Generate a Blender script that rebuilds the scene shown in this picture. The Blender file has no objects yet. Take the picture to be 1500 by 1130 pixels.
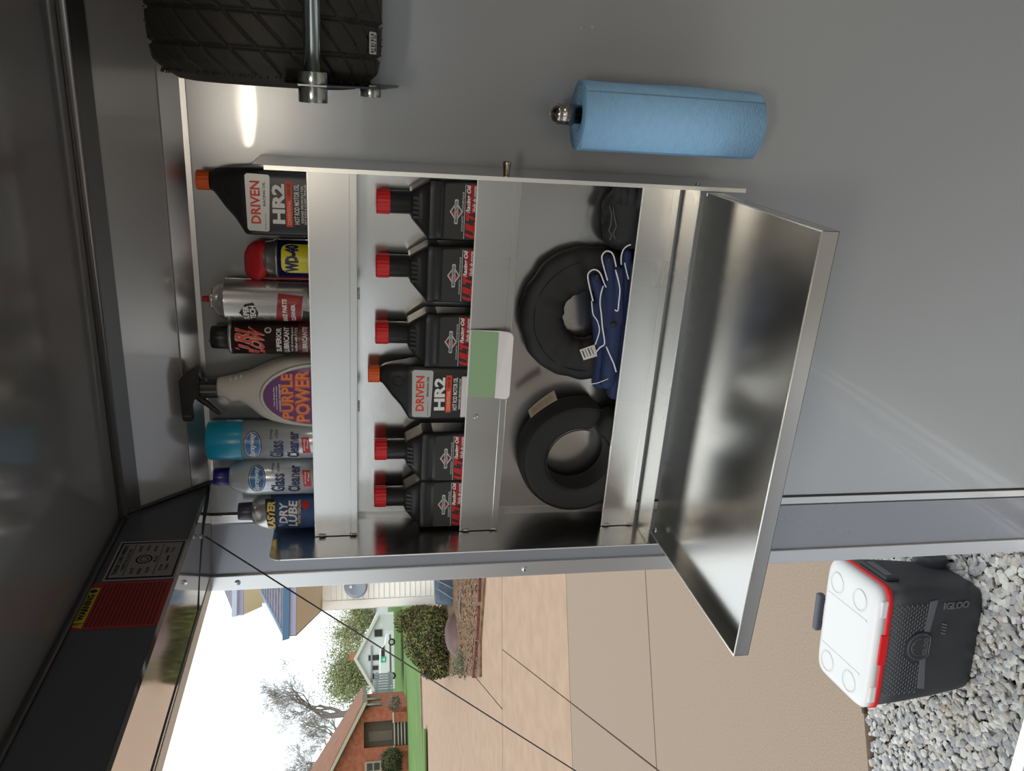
import bpy, bmesh, math, random
from mathutils import Vector, Matrix
random.seed(7)
PI = math.pi
sc = bpy.context.scene
COL = sc.collection
def srgb(c):
    return tuple((x/12.92 if x <= .04045 else ((x+.055)/1.055)**2.4) for x in c)
# ---------------------------------------------------------------- camera (photo was taken with the phone rolled a quarter turn)
RX, RY, RZ = (0.06833947531, 0.9311084724, 0.3582830288), (-0.1797932603, 0.3647370026, -0.9135870525), (-0.9813277229, -0.0019828141, 0.1923329634)
F = 1164.0
CAM = Vector((0, -1.33322, 2.1))
cd = bpy.data.cameras.new('camera'); cam = bpy.data.objects.new('camera', cd); COL.objects.link(cam)
cam.matrix_world = Matrix(((*RX, CAM.x), (*RY, CAM.y), (*RZ, CAM.z), (0, 0, 0, 1)))
cd.sensor_fit = 'HORIZONTAL'; cd.sensor_width = 36; cd.lens = 36*F/1500; cd.clip_start = .02; cd.clip_end = 600
sc.camera = cam
# ---------------------------------------------------------------- light: pale overcast sky, one soft veiled sun, added interior fill lamps further down
w = bpy.data.worlds.new('World'); sc.world = w; w.use_nodes = True
nt = w.node_tree; nt.nodes.clear()
out = nt.nodes.new('ShaderNodeOutputWorld'); bg = nt.nodes.new('ShaderNodeBackground')
tc = nt.nodes.new('ShaderNodeTexCoord'); nz = nt.nodes.new('ShaderNodeTexNoise'); nz.inputs['Scale'].default_value = 1.6; nz.inputs['Detail'].default_value = 4
rp = nt.nodes.new('ShaderNodeValToRGB'); rp.color_ramp.elements[0].color = (.80, .88, .93, 1); rp.color_ramp.elements[1].color = (.93, .965, .97, 1)
rp.color_ramp.elements[0].position = .3; rp.color_ramp.elements[1].position = .65
nt.links.new(tc.outputs['Generated'], nz.inputs['Vector']); nt.links.new(nz.outputs['Fac'], rp.inputs['Fac'])
nt.links.new(rp.outputs['Color'], bg.inputs['Color']); nt.links.new(bg.outputs['Background'], out.inputs['Surface'])
bg.inputs['Strength'].default_value = 1.5
sl = bpy.data.lights.new('sun', 'SUN'); sl.energy = 1.1; sl.angle = math.radians(30); sl.color = (1, .95, .88)
so = bpy.data.objects.new('sun', sl); COL.objects.link(so); so.rotation_euler = (math.radians(38), math.radians(-25), 0)
sc.view_settings.view_transform = 'Standard'; sc.view_settings.look = 'None'
sc.view_settings.exposure = 0.0; sc.view_settings.gamma = 1; sc.view_settings.use_curve_mapping = False
sc.cycles.max_bounces = 10; sc.cycles.diffuse_bounces = 5; sc.cycles.glossy_bounces = 5

# ---------------------------------------------------------------- helpers
def ray(px, py):
    d = Vector((px-750, -(py-565), -F)); return Vector((Vector(RX).dot(d), Vector(RY).dot(d), Vector(RZ).dot(d)))
def onY(px, py, y): r = ray(px, py); return CAM + r*((y-CAM.y)/r.y)
def onX(px, py, x): r = ray(px, py); return CAM + r*((x-CAM.x)/r.x)
def onZ(px, py, z=0): r = ray(px, py); return CAM + r*((z-CAM.z)/r.z)
def deep(px, py, z): return CAM + ray(px, py)*(z/F)

MATS = {}
ALB = 1.0      # albedo scale for the outdoor materials
def coat(m, w, r=.04):
    b = m.node_tree.nodes['Principled BSDF']; b.inputs['Coat Weight'].default_value = w; b.inputs['Coat Roughness'].default_value = r; return m
def mat(name, col, rough=.5, metal=0, noise=0, nscale=30, bump=0, bscale=200, col2=None, coat=0, emis=None, stretch=None, trans=0, spec=None, lo=.35, hi=.65, rvar=0):
    m = bpy.data.materials.new(name); m.use_nodes = True; t = m.node_tree; b = t.nodes['Principled BSDF']
    c = tuple(x*ALB for x in srgb(col)) + (1,); b.inputs['Base Color'].default_value = c
    b.inputs['Roughness'].default_value = rough; b.inputs['Metallic'].default_value = metal
    if coat: b.inputs['Coat Weight'].default_value = coat; b.inputs['Coat Roughness'].default_value = .08
    if spec is not None: b.inputs['Specular IOR Level'].default_value = spec
    if trans: b.inputs['Transmission Weight'].default_value = trans
    if emis: b.inputs['Emission Color'].default_value = srgb(emis[0])+(1,); b.inputs['Emission Strength'].default_value = emis[1]
    tcn = None
    if noise or bump or rvar:
        tcn = t.nodes.new('ShaderNodeTexCoord'); src = tcn.outputs['Object']
        if stretch:
            mp = t.nodes.new('ShaderNodeMapping'); mp.inputs['Scale'].default_value = stretch; t.links.new(src, mp.inputs['Vector']); src = mp.outputs['Vector']
    if noise:
        n = t.nodes.new('ShaderNodeTexNoise'); n.inputs['Scale'].default_value = nscale; n.inputs['Detail'].default_value = 6
        t.links.new(src, n.inputs['Vector']); r = t.nodes.new('ShaderNodeValToRGB')
        c2 = tuple(x*ALB for x in srgb(col2)) if col2 else tuple(max(0, x*(1-noise)) for x in c[:3])
        r.color_ramp.elements[0].color = tuple(c2)+(1,); r.color_ramp.elements[1].color = c
        r.color_ramp.elements[0].position = lo; r.color_ramp.elements[1].position = hi
        t.links.new(n.outputs['Fac'], r.inputs['Fac']); t.links.new(r.outputs['Color'], b.inputs['Base Color'])
    if bump:
        n = t.nodes.new('ShaderNodeTexNoise'); n.inputs['Scale'].default_value = bscale; n.inputs['Detail'].default_value = 3
        t.links.new(src, n.inputs['Vector']); bp = t.nodes.new('ShaderNodeBump'); bp.inputs['Strength'].default_value = bump; bp.inputs['Distance'].default_value = .002
        t.links.new(n.outputs['Fac'], bp.inputs['Height']); t.links.new(bp.outputs['Normal'], b.inputs['Normal'])
    if rvar:
        n = t.nodes.new('ShaderNodeTexNoise'); n.inputs['Scale'].default_value = 5; n.inputs['Detail'].default_value = 5
        t.links.new(src, n.inputs['Vector']); mr = t.nodes.new('ShaderNodeMapRange'); mr.inputs['To Min'].default_value = rough-rvar; mr.inputs['To Max'].default_value = rough+rvar
        t.links.new(n.outputs['Fac'], mr.inputs['Value']); t.links.new(mr.outputs['Result'], b.inputs['Roughness'])
    MATS[name] = m
    return m

class MB:
    def __init__(s): s.v = []; s.f = []; s.sm = []
    def add(s, vs, fs, smooth=False):
        o = len(s.v); s.v += [tuple(v) for v in vs]; s.f += [tuple(i+o for i in f) for f in fs]; s.sm += [smooth]*len(fs); return s
    def box(s, a, b):
        (x0, y0, z0), (x1, y1, z1) = a, b
        x0, x1 = min(x0, x1), max(x0, x1); y0, y1 = min(y0, y1), max(y0, y1); z0, z1 = min(z0, z1), max(z0, z1)
        return s.add([(x0,y0,z0),(x1,y0,z0),(x1,y1,z0),(x0,y1,z0),(x0,y0,z1),(x1,y0,z1),(x1,y1,z1),(x0,y1,z1)],
              [(0,3,2,1),(4,5,6,7),(0,1,5,4),(1,2,6,5),(2,3,7,6),(3,0,4,7)])
    def prism(s, pts, d):          # closed polygon pts (3D), extruded by vector d
        n = len(pts); d = Vector(d); P = [Vector(p) for p in pts]
        return s.add(P + [p+d for p in P], [tuple(range(n))[::-1], tuple(range(n, 2*n))] + [(i, (i+1) % n, n+(i+1) % n, n+i) for i in range(n)])
    def rings(s, rs, cap=True, smooth=True, closed=False):
        n = len(rs[0]); vs = [p for r in rs for p in r]; fs = []
        m = len(rs)
        for j in range(m if closed else m-1):
            k = (j+1) % m
            for i in range(n): fs.append((j*n+i, j*n+(i+1) % n, k*n+(i+1) % n, k*n+i))
        s.add(vs, fs, smooth)
        if cap and not closed:
            o = len(s.v)-len(vs)
            s.f += [tuple(o+i for i in range(n))[::-1], tuple(o+(m-1)*n+i for i in range(n))]; s.sm += [False, False]
        return s
    def tube(s, pts, r, n=8, cap=True, smooth=True):
        P = [Vector(p) for p in pts]; rr = r if isinstance(r, (list, tuple)) else [r]*len(P); rs = []; u = None
        for i, p in enumerate(P):
            t = (P[min(i+1, len(P)-1)]-P[max(i-1, 0)]).normalized()
            if u is None: u = t.cross(Vector((0, 0, 1)) if abs(t.z) < .9 else Vector((1, 0, 0))).normalized()
            u = (u - t*u.dot(t)).normalized(); v = t.cross(u)
            rs.append([p + (u*math.cos(2*PI*k/n) + v*math.sin(2*PI*k/n))*rr[i] for k in range(n)])
        return s.rings(rs, cap, smooth)
    def lathe(s, prof, n=32, c=(0, 0, 0), smooth=True, cap=True):   # prof: (radius, z)
        return s.rings([[(c[0]+r*math.cos(2*PI*k/n), c[1]+r*math.sin(2*PI*k/n), c[2]+z) for k in range(n)] for r, z in prof], cap, smooth)
    def loft(s, secs, n=40, smooth=True):   # secs: (z, cx, cy, hx, hy, exponent)
        rs = []
        for z, cx, cy, hx, hy, e in secs:
            r = []
            for k in range(n):
                a = 2*PI*(k+.5)/n; ca, sa = math.cos(a), math.sin(a)
                r.append((cx+hx*math.copysign(abs(ca)**(2/e), ca), cy+hy*math.copysign(abs(sa)**(2/e), sa), z))
            rs.append(r)
        return s.rings(rs, True, smooth)
    def xf(s, M):
        s.v = [tuple(M @ Vector(v)) for v in s.v]; return s

def wloc(p):
    l = Vector((0, 0, 0))
    while p is not None: l = l + p.location; p = p.parent
    return l
def obj(name, mb, m, parent=None, bevel=0, world=True, kind=None, label=None, sub=0, sharp=False):
    me = bpy.data.meshes.new(name)
    off = wloc(parent) if (parent is not None and world) else Vector((0, 0, 0))
    me.from_pydata([(v[0]-off.x, v[1]-off.y, v[2]-off.z) for v in mb.v], [], mb.f)
    me.polygons.foreach_set('use_smooth', mb.sm)
    me.materials.append(m); me.update()
    bm = bmesh.new(); bm.from_mesh(me); bmesh.ops.recalc_face_normals(bm, faces=bm.faces); bm.to_mesh(me); bm.free()
    o = bpy.data.objects.new(name, me); COL.objects.link(o)
    if parent is not None: o.parent = parent
    if bevel:
        b = o.modifiers.new('bevel', 'BEVEL'); b.width = bevel; b.segments = 2; b.limit_method = 'ANGLE'; b.harden_normals = False
    if sub:
        b = o.modifiers.new('sub', 'SUBSURF'); b.levels = sub; b.render_levels = sub
    if kind: o['kind'] = kind
    if label: o['label'] = label
    return o
def flatobj(name, verts, faces, m, parent, world=False, label=None):   # printed, single-sided decal; winding kept as given
    me = bpy.data.meshes.new(name); off = wloc(parent) if world else Vector((0, 0, 0))
    me.from_pydata([tuple(Vector(v)-off) for v in verts], [], faces); me.materials.append(m); me.update()
    o = bpy.data.objects.new(name, me); COL.objects.link(o); o.parent = parent
    if label: o['label'] = label
    return o
def thing(name, label, cat, loc=(0, 0, 0), group=None):
    o = bpy.data.objects.new(name, None); COL.objects.link(o); o.location = loc; o['label'] = label; o['category'] = cat
    o.empty_display_size = .05
    if group: o['group'] = group
    return o
def tag(o, label, cat, group=None):
    o['label'] = label; o['category'] = cat
    if group: o['group'] = group
    return o
def struct(name, mb, m, bevel=0, parent=None):
    o = obj(name, mb, m, parent, bevel); 
    if parent is None: o['kind'] = 'structure'
    return o
def copy_tree(o, parent=None):
    c = o.copy(); COL.objects.link(c); c.parent = parent
    for ch in list(o.children): copy_tree(ch, c)
    return c
# --- lettering: real font outlines turned into mesh, laid flat or wrapped round a cylinder
TC = {}
def tmesh(s, bold):
    k = (s, bold)
    if k in TC: return TC[k]
    cu = bpy.data.curves.new('t', 'FONT'); cu.body = s; cu.size = 1; cu.offset = bold; cu.resolution_u = 2; cu.fill_mode = 'FRONT'
    to = bpy.data.objects.new('t', cu); COL.objects.link(to); bpy.context.view_layer.update()
    me = bpy.data.meshes.new_from_object(to.evaluated_get(bpy.context.evaluated_depsgraph_get()))
    V = [(v.co.x, v.co.y) for v in me.vertices]; Fc = [tuple(p.vertices) for p in me.polygons]
    bpy.data.objects.remove(to); bpy.data.meshes.remove(me)
    x0 = min(v[0] for v in V); x1 = max(v[0] for v in V); y0 = min(v[1] for v in V); y1 = max(v[1] for v in V)
    V = [((x-x0)/(x1-x0)-.5, (y-y0)/(y1-y0)-.5) for x, y in V]
    TC[k] = (V, Fc); return TC[k]
def text(s, cx, cz, wd, h, m, parent, mp, bold=.02, shear=0, arc=0, name='lettering', bulge=0):
    V, Fc = tmesh(s, bold)
    vs = []
    for x, y in V:
        X = cx + x*wd + y*h*shear; Z = cz + y*h*(1+bulge*(1-4*x*x)) + arc*(1-4*x*x)
        vs.append(mp(X, Z))
    a, b, c = mp(cx, cz), mp(cx+.001, cz), mp(cx, cz+.001)
    fs = Fc
    o = flatobj(name, vs, fs, m, parent); return o
def flat(y, dx=0): return lambda u, v: (u+dx, y, v)
def cyl(r, a0): return lambda u, v: (r*math.sin(u/r+a0), -r*math.cos(u/r+a0), v)
def patch(name, outline, m, parent, mp, label=None, rings=4):
    n = len(outline); cx = sum(p[0] for p in outline)/n; cz = sum(p[1] for p in outline)/n
    vs = [mp(cx, cz)]; fs = []
    for j in range(1, rings+1):
        t = j/rings
        for p in outline: vs.append(mp(cx+(p[0]-cx)*t, cz+(p[1]-cz)*t))
    for i in range(n):
        k = (i+1) % n; fs.append((0, 1+i, 1+k))
        for j in range(1, rings): a = 1+(j-1)*n; b = 1+j*n; fs.append((a+i, b+i, b+k, a+k))
    return flatobj(name, vs, fs, m, parent, label=label)
def dense(pts, step=.004):
    o = []
    for i, p in enumerate(pts):
        q = pts[(i+1) % len(pts)]; k = max(1, int(math.hypot(q[0]-p[0], q[1]-p[1])/step))
        for j in range(k): o.append((p[0]+(q[0]-p[0])*j/k, p[1]+(q[1]-p[1])*j/k))
    return o
def rrect(x0, z0, x1, z1, r=.003, step=.004):
    o = []
    for cx, cz, a in ((x1-r, z0+r, -PI/2), (x1-r, z1-r, 0), (x0+r, z1-r, PI/2), (x0+r, z0+r, PI)):
        for k in range(4): o.append((cx+r*math.cos(a+k*PI/6), cz+r*math.sin(a+k*PI/6)))
    return dense(o, step)
def oval(cx, cz, a, b, n=28, rot=0):
    return [(cx+a*math.cos(2*PI*k/n)*math.cos(rot)-b*math.sin(2*PI*k/n)*math.sin(rot), cz+a*math.cos(2*PI*k/n)*math.sin(rot)+b*math.sin(2*PI*k/n)*math.cos(rot)) for k in range(n)]
# ---------------------------------------------------------------- materials
M_wall = mat('wall_grey_paint', (.62, .635, .65), .25, .3, rvar=.05, bump=.02, bscale=3)
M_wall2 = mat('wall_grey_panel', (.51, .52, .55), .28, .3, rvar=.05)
M_ceil = mat('ceiling_dark_gloss', (.55, .545, .54), .13, .3, bump=.05, bscale=2)
M_head = mat('header_charcoal', (.31, .325, .355), .3, .1)
M_alu = mat('brushed_aluminium', (.80, .80, .79), .27, 1, rvar=.05, bump=.04, bscale=120, stretch=(1, 1, .05))
M_alu2 = mat('mill_aluminium', (.86, .86, .85), .2, 1, rvar=.06, bump=.02, bscale=60)
M_trim = mat('trim_aluminium', (.84, .84, .84), .30, .9, rvar=.04)
M_mirror = mat('polished_aluminium', (.84, .83, .82), .05, 1)
M_black = mat('black_rubber', (.07, .07, .075), .5)
M_seam = mat('seam_shadow_gap', (.10, .11, .12), .6)  # plain dark tone of the joint seam
M_floor = mat('trailer_floor_grey', (.66, .64, .61), .45, noise=.3, nscale=60)
M_zinc = mat('zinc_screw', (.75, .76, .78), .25, 1)
M_steel = mat('galvanised_steel', (.66, .70, .70), .3, 1, noise=.25, nscale=20)
M_plate = mat('dark_steel_plate', (.5, .5, .5), .35, 1)
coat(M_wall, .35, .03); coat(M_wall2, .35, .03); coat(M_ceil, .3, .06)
# ---------------------------------------------------------------- trailer shell
XF = 3.2; YB = -2.35; ZF = .5; ZC = 2.478; ZW = 2.357
XI, XO, XE = -.709, -.905, -.938
d1 = MB().box((XI-.07, 0, ZF), (XF, .04, ZC)); struct('wall_back', d1, M_wall)
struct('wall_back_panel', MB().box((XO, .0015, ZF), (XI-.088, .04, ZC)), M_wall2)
# vertical joint channel between the two wall panels
struct('trim_1', MB().box((-.791, -.003, ZF), (-.775, .002, 2.36)), M_trim, .001)
struct('trim_2', MB().box((-.775, -.0012, ZF), (-.771, .002, 2.36)), M_seam)
# rear corner post round the ramp opening
post = struct('trim_3', MB().box((XE, -.004, ZF-.08), (XO, .045, 2.374)), M_trim, .002)
# other walls, with an unseen side opening added behind the camera to let daylight in
struct('wall_front', MB().box((XF, YB-.04, ZF), (XF+.04, .04, ZC)), M_wall)
sb = MB().box((XE, YB-.04, ZF), (-.4, YB, ZC)).box((1.0, YB-.04, ZF), (XF, YB, ZC)).box((-.4, YB-.04, 2.34), (1.0, YB, ZC))
struct('wall_side', sb, M_wall)
struct('floor', MB().box((XE, YB-.04, ZF-.08), (XF+.04, .04, ZF)), M_floor)
M_thr = mat('threshold_aluminium', (.95, .95, .95), .5, .3)
struct('trim_11', MB().box((-.893, YB, ZF), (-.873, -.01, ZF+.006)).box((-.862, YB, ZF), (-.844, -.01, ZF+.006)), M_thr, .001)
struct('ceiling', MB().box((XE, YB-.04, ZC), (XF+.04, .045, ZC+.06)), M_ceil)
# sloped cove panel between wall and ceiling
yb = -.108
struct('ceiling_slope', MB().prism([(XI, .0, ZW), (XI, yb, ZC-.003), (XI, yb, ZC+.01), (XI, 0, ZC+.01)], (XF-XI, 0, 0)), coat(mat('cove_grey_paint', (.66, .66, .665), .2, .3), .4, .02))
struct('trim_4', MB().prism([(XI, -.001, ZW-.008), (XI, -.004, ZW-.008), (XI, -.005, ZW), (XI, -.027, ZW+.025), (XI, -.025, ZW+.029), (XI, -.001, ZW+.003)], (XF-XI, 0, 0)), M_trim)
struct('trim_5', MB().prism([(XI, yb+.016, ZC-.027), (XI, yb-.002, ZC-.007), (XI, yb-.012, ZC-.004), (XI, yb-.012, ZC-.001), (XI, yb, ZC-.001), (XI, yb+.02, ZC-.022)], (XF-XI, 0, 0)), mat('dark_trim_flange', (.36, .36, .36), .35, .7))
struct('trim_6', MB().tube([(XI, yb-.007, ZC-.007), (XF, yb-.007, ZC-.007)], .0048, 10), M_trim)
# header over the ramp opening
zh = 2.356
hd = struct('wall_rear_header', MB().prism([(XI, .0, zh), (XI, 0, ZC), (XO-.03, 0, ZC), (XO-.03, 0, zh+.018), (XO, 0, zh+.0145)], (0, YB, 0)), M_head)
struct('trim_7', MB().prism([(XI+.0015, -.002, zh-.0015), (XO+.012, -.002, zh+.0105), (XO+.012, -.002, zh+.0155), (XI+.0015, -.002, zh+.004)], (0, YB+.01, 0)), M_mirror)
struct('trim_8', MB().box((XO-.001, -.005, zh+.012), (XE, YB, zh+.06)), M_trim, .002)
sp_pts = [onZ(x, y, z) for x, y, z in ((305, 714, 2.354), (302, 740, 2.3555), (297, 767, 2.358), (293, 802, 2.361), (289.5, 855, 2.365), (288.5, 895, 2.3675))]
struct('trim_9', MB().tube(sp_pts+[(sp_pts[-1].x, YB, 2.3675)], .0036, 8), M_black)
struct('trim_10', MB().tube([(XI+.004, 0, ZC-.13), (XI+.004, yb, ZC-.006), (XI+.004, yb-.01, ZC-.008), (XI+.004, YB, ZC-.008)], .0035, 8), mat('edge_bead', (.42, .42, .43), .3, .8))
# screws in the shell
def screw(name, c, nrm, r, label, m=None, group=None):
    t = MB().lathe([(r, 0), (r*.97, r*.25), (r*.7, r*.55), (r*.3, r*.62)], 16).lathe([(r*.3, r*.62), (r*.28, r*.4)], 12)
    t.xf(Matrix.Translation(c) @ Vector(nrm).to_track_quat('Z', 'Y').to_matrix().to_4x4())
    o = obj(name, t, m or M_zinc); tag(o, label, 'screw', group); return o
screw('screw', onY(348, 854, -.004), (0, -1, 0), .0055, 'screw head high on the bright door post, beside the cable')
screw('screw', onY(768, 834, -.004), (0, -1, 0), .0055, 'screw head midway down the bright door post')
screw('screw', onX(111, 196, .3) if False else (.25, yb+.012, ZC-.022), (0, -.7, -.7), .004, 'small screw in the dark ceiling edge trim above the tyre')
screw('screw', onX(267.5, 853.5, -.78), (0, 0, -1), .0045, 'screw in the polished underside of the header near the red label')
# ---------------------------------------------------------------- fill lamps added on the ceiling (out of view, to brighten the inside)
M_fill = mat('lamp_diffuser', (1, 1, 1), .5, emis=((1, .94, .86), 60))
for i, x in enumerate((-.15, 1.9)):
    l = obj('dome_lamp', MB().lathe([(.14, 0), (.132, -.014), (.08, -.026), (.01, -.030)], 32, (x, -1.75, ZC)), M_fill)
    tag(l, 'round white dome lamp on the ceiling '+('near the camera' if i == 0 else 'towards the front wall'), 'lamp')
# ---------------------------------------------------------------- ramp door, folded down outside
rd = thing('ramp_door', 'grey ramp door with white edge frame lowered to the gravel', 'ramp', (XE-.02, -1.15, .40))
rz = lambda x: .405 + (x-XE)*.098
def slab(x0, x1, y0, y1, th, up=0):
    return MB().prism([(x0, y0, rz(x0)+up), (x1, y0, rz(x1)+up), (x1, y0, rz(x1)+up-th), (x0, y0, rz(x0)+up-th)], (0, y1-y0, 0))
M_white_paint = mat('white_gloss_paint', (.93, .94, .95), .35)
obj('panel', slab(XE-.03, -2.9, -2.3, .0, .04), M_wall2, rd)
obj('hinge_strip', slab(-.985, -1.003, -2.28, -.01, .004, .005).add(*(lambda q: (q.v, q.f))(slab(-1.012, -1.026, -2.28, -.01, .004, .005))), M_thr, rd)
obj('side_rail', slab(XE-.03, -2.92, .0, .035, .05, .003), M_white_paint, rd, .002)
obj('side_rail', slab(XE-.03, -2.92, -2.335, -2.3, .05, .003), M_white_paint, rd, .002)
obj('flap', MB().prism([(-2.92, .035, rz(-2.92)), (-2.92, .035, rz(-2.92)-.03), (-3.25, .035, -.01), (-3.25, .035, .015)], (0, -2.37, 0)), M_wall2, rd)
# cable of the ramp spring
cb = thing('ramp_cable', 'thin dark steel cable slanting from the header down to the ramp door', 'cable', (-.735, -.16, 2.34))
A = onX(300, 786, -.735); B = CAM + (onX(840, 1128, -1.5)-CAM)*.87
dd = (B-A); E2 = A + dd*((2.88-.735)/abs(dd.x)) if False else A + dd*((A.z-.30)/abs(dd.z))
obj('wire', MB().tube([A, A.lerp(E2, .5), E2], .0014, 8), mat('cable_steel', (.30, .28, .27), .4, .6), cb)
obj('pulley', MB().lathe([(.004, -.002), (.003, -.0005), (.003, .0005), (.004, .002)], 20, tuple(A+Vector((0, .0, .006)))), M_zinc, cb)
obj('anchor', MB().box(tuple(E2-Vector((.02, .01, .02))), tuple(E2+Vector((.02, .01, .01)))), M_zinc, cb, .002)
# ---------------------------------------------------------------- wall cabinet of bent sheet aluminium
XR, XL, YFc, ZB, ZT = -.137, -.784, -.14, 1.495, 2.245
YL = -.0715; YC = -.0365
S1, S2, S3 = 2.100, 1.844, 1.578
cab = thing('wall_cabinet', 'open brushed aluminium wall cabinet with two shelves and a fold-down door', 'cabinet', ((XR+XL)/2, -.01, ZB))
M_tray = mat('brushed_tray', (.80, .80, .79), .225, 1, rvar=.04, bump=.03, bscale=120, stretch=(1, 1, .05))
M_edge = mat('cut_aluminium_edge', (.95, .95, .93), .35, .8)
def side(x, s):
    r = .018; pts = [(x, -.001, ZB), (x, YFc, ZB)]
    for k in range(7): a = k*PI/12; pts.append((x, YFc+r-r*math.cos(a), ZT-r+r*math.sin(a)))
    pts.append((x, -.001, ZT))
    return MB().prism(pts, (s*.002, 0, 0)), pts
for x, s in ((XR, 1), (XL, -1)):
    m, pts = side(x, s); sp = obj('side_panel', m, M_alu2, cab)
    e = MB()
    fl = -.0042 if s > 0 else .0
    prof = pts[1:-1]
    e.prism([(x-s*.0 if s < 0 else x+.002, YFc-.0006, ZB), (x+(fl if s > 0 else 0) + (0 if s > 0 else -.0022), YFc-.0006, ZB), (x+(fl if s > 0 else -.0022), YFc-.0006, ZT-.018), (x+.002 if s > 0 else x, YFc-.0006, ZT-.018)], (0, .0012, 0))
    e.tube([(x+s*.001, p[1]-.0003, p[2]) for p in pts[2:]], .0012, 6)
    obj('edge_flange', e, M_edge, sp)
obj('back_panel', MB().box((XL, -.0005, S3-.01), (XR, -.0025, ZT-.06)), M_alu2, cab)
bend = MB()
for k in range(6):
    pass
def shelf(z0, z1, name='shelf'):
    s = MB().box((XL+.001, -.003, z0-.0015), (XR-.001, YL, z0)).box((XL+.0015, YL, z0-.0015), (XR-.001, YL-.0015, z1))
    o = obj(name, s, M_alu, cab)
    e = MB().box((XL+.0015, YL+.0006, z1-.0002), (XR-.001, YL-.0021, z1+.0018)); obj('top_edge', e, M_edge, o)
    h = MB().box((XL+.0015, YL-.0014, z0-.001), (XR-.001, YL-.0026, z0+.010)); obj('hem', h, M_alu, o, .0004)
    return o
sh1 = shelf(S1, 2.171); sh2 = shelf(S2, 1.912); sh3 = shelf(S3, 1.640, 'bottom_tray')
obj('bottom_panel', MB().box((XL+.001, YL, S3-.008), (XR-.001, YFc+.001, S3-.006)), M_alu, cab)
# weld beads at lip ends and under the top shelf
def bead(c, sx, sz, parent=cab):
    m = MB(); 
    for k in range(5):
        t = (k-2)/2; m.lathe([(.0003, -.0022), (.0018, -.0015), (.0024, 0), (.0018, .0015), (.0003, .0022)], 8, (c[0]+sx*t+random.uniform(-.0006, .0006), c[1]-.001, c[2]+sz*t))
    obj('weld_bead', m, M_zinc, parent)
for z in (2.160, 2.106, 1.902, 1.851, 1.631, 1.583): bead((XL+.004, YL-.002, z), 0, .004)
for y in (430, 595):
    p = onY(528.5, y, YL); bead((p.x, YL+.001, S1-.004), .008, 0)
# latch pin knob on the right side
kb = MB().lathe([(.0045, 0), (.005, .002), (.0062, .016), (.0066, .019), (.0055, .0205), (.001, .021)], 20)
kp = onX(735, 252, XR+.002); kb.xf(Matrix.Translation((XR+.002, -.115, kp.z)) @ Vector((1, 0, 0)).to_track_quat('Z', 'Y').to_matrix().to_4x4())
obj('latch_pin', kb, mat('bronze_pin', (.72, .66, .60), .25, 1), cab, label='small tapered pin on the cabinet side')
# latch plate hooked over the middle shelf lip
LP0 = onY(690, 484, YL-.006); LP1 = onY(744, 582, YL-.006)
x1, x0, zt, zb = LP0.x, LP1.x, LP0.z, LP1.z
zm = zt-(zt-zb)*.66
M_plate2 = mat('stainless_latch', (.40, .46, .34), .14, 1)  # green base colour painted in for the greenery the steel reflects
lp = obj('latch_plate', MB().prism([(x0, YL-.004, zt), (x1, YL-.004, zt), (x1, YL-.010, zm), (x0, YL-.010, zm)], (0, .0015, 0)), M_plate2, cab, .0006, label='polished latch plate hooked over the middle shelf lip')
# lower, outward-curved lip of the latch plate
r_ = .008
pts = [(x0, YL-.010, zm), (x1, YL-.010, zm), (x1, YL-.016, zb+r_), (x1-r_*.3, YL-.0172, zb+r_*.3), (x1-r_, YL-.018, zb), (x0+r_, YL-.018, zb), (x0+r_*.3, YL-.0172, zb+r_*.3), (x0, YL-.016, zb+r_)]
M_satin = mat('satin_white_plate', (.90, .88, .88), .45, .2)  # white of the keeper tab; painted sky sheen on plate lip and rim
obj('plate_lip', MB().prism(pts, (0, .0015, 0)), M_satin, lp)
obj('plate_rim', MB().tube([(x0+.0, YL-.0045, zt), (x1, YL-.0045, zt), (x1, YL-.0105, zm), (x1, YL-.0155, zb+r_)], .0011, 8), M_satin, lp)
obj('top_flange', MB().box((x0, YL-.004, zt-.0005), (x1, YL+.016, zt+.001)), M_alu2, lp)
W0 = onY(684, 612, YL+.004); W1 = onY(684, 560, YL+.004)
obj('keeper_tab', MB().box((W0.x, YL+.004, zt-.002), (W1.x+.01, YL+.008, zt+.010)), M_satin, lp, .002)
s = MB().lathe([(.0048, 0), (.0046, .0014), (.0022, .0022), (.002, .001)], 16); p = onY(697, 611, YL-.002)
s.xf(Matrix.Translation((p.x, YL-.0015, p.z)) @ Matrix.Rotation(PI/2, 4, 'X')); obj('screw', s, M_zinc, cab)
# fold-down door
dz0, dz1 = 1.5365, 1.529; lh = .023; dy0, dy1 = -.085, -.464; dx0, dx1 = -.7725, -.1425
door = MB().prism([(dx0, dy0, dz0), (dx0, dy1, dz1), (dx1, dy1, dz1), (dx1, dy0, dz0)], (0, 0, .0016))
door.prism([(dx0, dy0, dz0), (dx0, dy1, dz1), (dx0, dy1, dz1+lh), (dx0, dy0-.005, dz0+lh), (dx0, dy0, dz0+lh-.006)], (.0016, 0, 0))
door.prism([(dx1, dy0, dz0), (dx1, dy1, dz1), (dx1, dy1, dz1+lh), (dx1, dy0-.005, dz0+lh), (dx1, dy0, dz0+lh-.006)], (-.0016, 0, 0))
door.box((dx0, dy1, dz1), (dx1, dy1+.0016, dz1+lh))
dr = obj('fold_down_door', door, M_tray, cab, .0005)
ed = MB().tube([(dx0+.0008, dy0-.006, dz0+lh), (dx0+.0008, dy1, dz1+lh)], .0012, 6).tube([(dx0, dy1+.0008, dz1+lh), (dx1, dy1+.0008, dz1+lh)], .0012, 6).tube([(dx1-.0008, dy1, dz1+lh), (dx1-.0008, dy0-.006, dz0+lh)], .0012, 6)
obj('rolled_edge', ed, M_edge, dr)
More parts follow.
